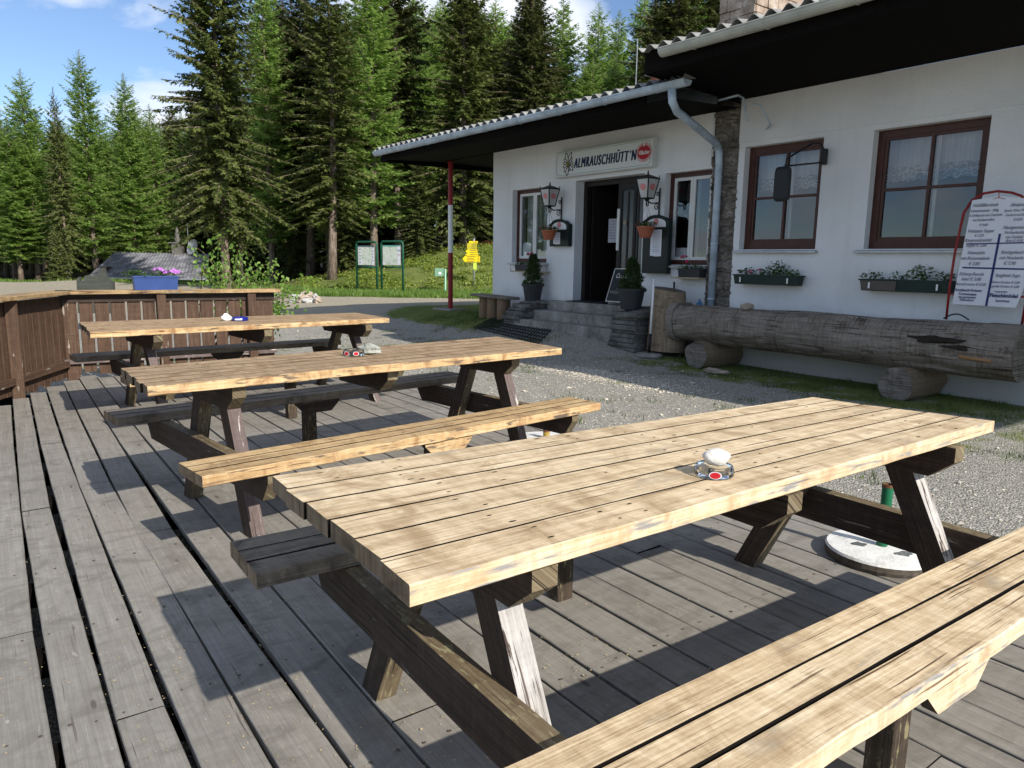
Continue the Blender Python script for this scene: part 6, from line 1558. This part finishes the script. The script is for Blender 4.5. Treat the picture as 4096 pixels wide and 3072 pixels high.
g1_, g2_, g3_ = 'spruces at the forest edge', 'larches at the forest edge', 'trees deeper in the forest'
tree('L', 12, 52, 195, label='larch at the far left edge of the view, lower than its right neighbour', group=g2_)
tree('L', 80, 49, 150, label='slim light green larch between the far left larch and a brownish spruce', group=g2_)
tree('C', 146, 46, 188, label='brownish spruce with a bare looking top between two taller larches', group=g1_, wide=.75)
tree('M', 206, 51, 108, label='tallest larch left of the big spruce', group=g2_, wide=.95)
tree('L', 293, 53, 158, label='larch with a slim pointed top just left of the big spruce', group=g2_)
tree('L', 342, 55, 225, label='low larch half hidden by the left side of the big spruce', group=g2_)
tree('Y', 120, 44, 485, label='young spruce at the forest edge left of the shed roof', group=g1_)
tree('Y', 172, 58, 440, label='young spruce directly behind the left end of the shed roof', group=g1_)
tree('Y', 262, 60, 465, label='young spruce behind the middle of the shed roof', group=g1_)
tree('A', 487, 34, -230, label='big broad spruce standing alone right of the shed', group=g1_, wide=.92)
tree('C', 519, 34.6, 120, label='slender spruce trunk touching the big broad spruce on its right', group=g1_, wide=.7)
tree('M', 588, 44, -70, label='bright larch between the big spruce and the ragged spruce', group=g2_, wide=.9)
tree('C', 716, 37.5, -140, label='ragged tall spruce with a pale bare upper trunk', group=g1_, wide=1.15)
tree('B', 640, 46, 190, label='dark spruce in the gap between the big and the ragged spruce', group=g1_)
tree('M', 808, 40, -130, label='bright green larch left of the dark trunk near the middle of the view', group=g2_, wide=1.1)
tree('D', 862, 43, -160, label='dark spruce with a straight bare trunk near the middle of the view', group=g1_)
tree('B', 905, 39.5, 330, label='low spruce skirting the bank behind the map boards', group=g1_, wide=1.3)
tree('B', 748, 41, 300, label='low spruce behind the left map board', group=g1_, wide=1.3)
tree('B', 1000, 41, -160, label='very tall brownish spruce behind the trail signpost', group=g1_, wide=1.15)
tree('B', 1075, 43, 240, label='spruce just left of the inn corner', group=g1_, wide=1.2)
tree('D', 1140, 44, -60, label='dark spruce above the left end of the lower roof', group=g1_, wide=1.1)
tree('L', 1205, 52, -10, label='larch above the middle of the lower roof', group=g2_, wide=1.1)
tree('L', 1275, 50, 5, label='slim larch in the sky gap above the lower roof', group=g2_)
tree('L', 1318, 53, 22, label='larch left of the dark spruce behind the brick chimney', group=g2_)
tree('M', 1370, 55, -30, label='pale larch behind the brick chimney', group=g2_)
tree('D', 1440, 36, -160, label='near black spruce behind the gap between both roofs', group=g1_, wide=1.25)
tree('D', 1545, 37, -160, label='near black spruce behind the stone chimney', group=g1_, wide=1.2)
tree('B', 1205, 47, 210, label='spruce showing low above the lower roof', group=g1_, wide=1.2)
back = []
rs2 = np.random.RandomState(9)
for px in range(-130, 1700, 30):
    for row in range(3):
        y = (56, 64, 74)[row]+rs2.uniform(-3, 3); x = px+rs2.uniform(-14, 14)
        if px < 420: zt = rs2.uniform(230, 330)
        elif px < 620: zt = rs2.uniform(160, 300)
        elif px < 1160: zt = rs2.uniform(-40, 120)
        elif px < 1400: zt = rs2.uniform(120, 240)
        else: zt = rs2.uniform(-60, 60)
        if row == 0 and rs2.rand() < .3 and not 120 < px < 520: y -= 8
        if 120 < px < 520: y += 8
        back.append((rs2.choice(['L', 'M', 'L', 'M', 'B'] if px < 420 or 1160 < px < 1400 else (['D', 'B', 'D', 'L'] if px < 620 else ['D', 'D', 'B', 'L'])), x, y, zt))
for (kd, x, y, zt) in back:
    tree(kd, x, y, zt, label='one of the crowded trees standing deeper in the forest' , group=g3_, wide=1.3)
for (x, y, kd) in ((-26, 15.5, 'D'), (-27, 21, 'L'), (-30, 27, 'B')):      # forest west of the yard, seen in the panes
    P = np.array([x, y, -.3]); cm_, tm_, H_ = KIND[kd]
    root = thing('spruce_tree', 'tree west of the deck outside the picture', 'spruce', P, 'trees west of the deck')
    for n_, m_ in (('trunk', tm_), ('crown', cm_)):
        o = bpy.data.objects.new(n_, m_); col.objects.link(o); o.parent = root
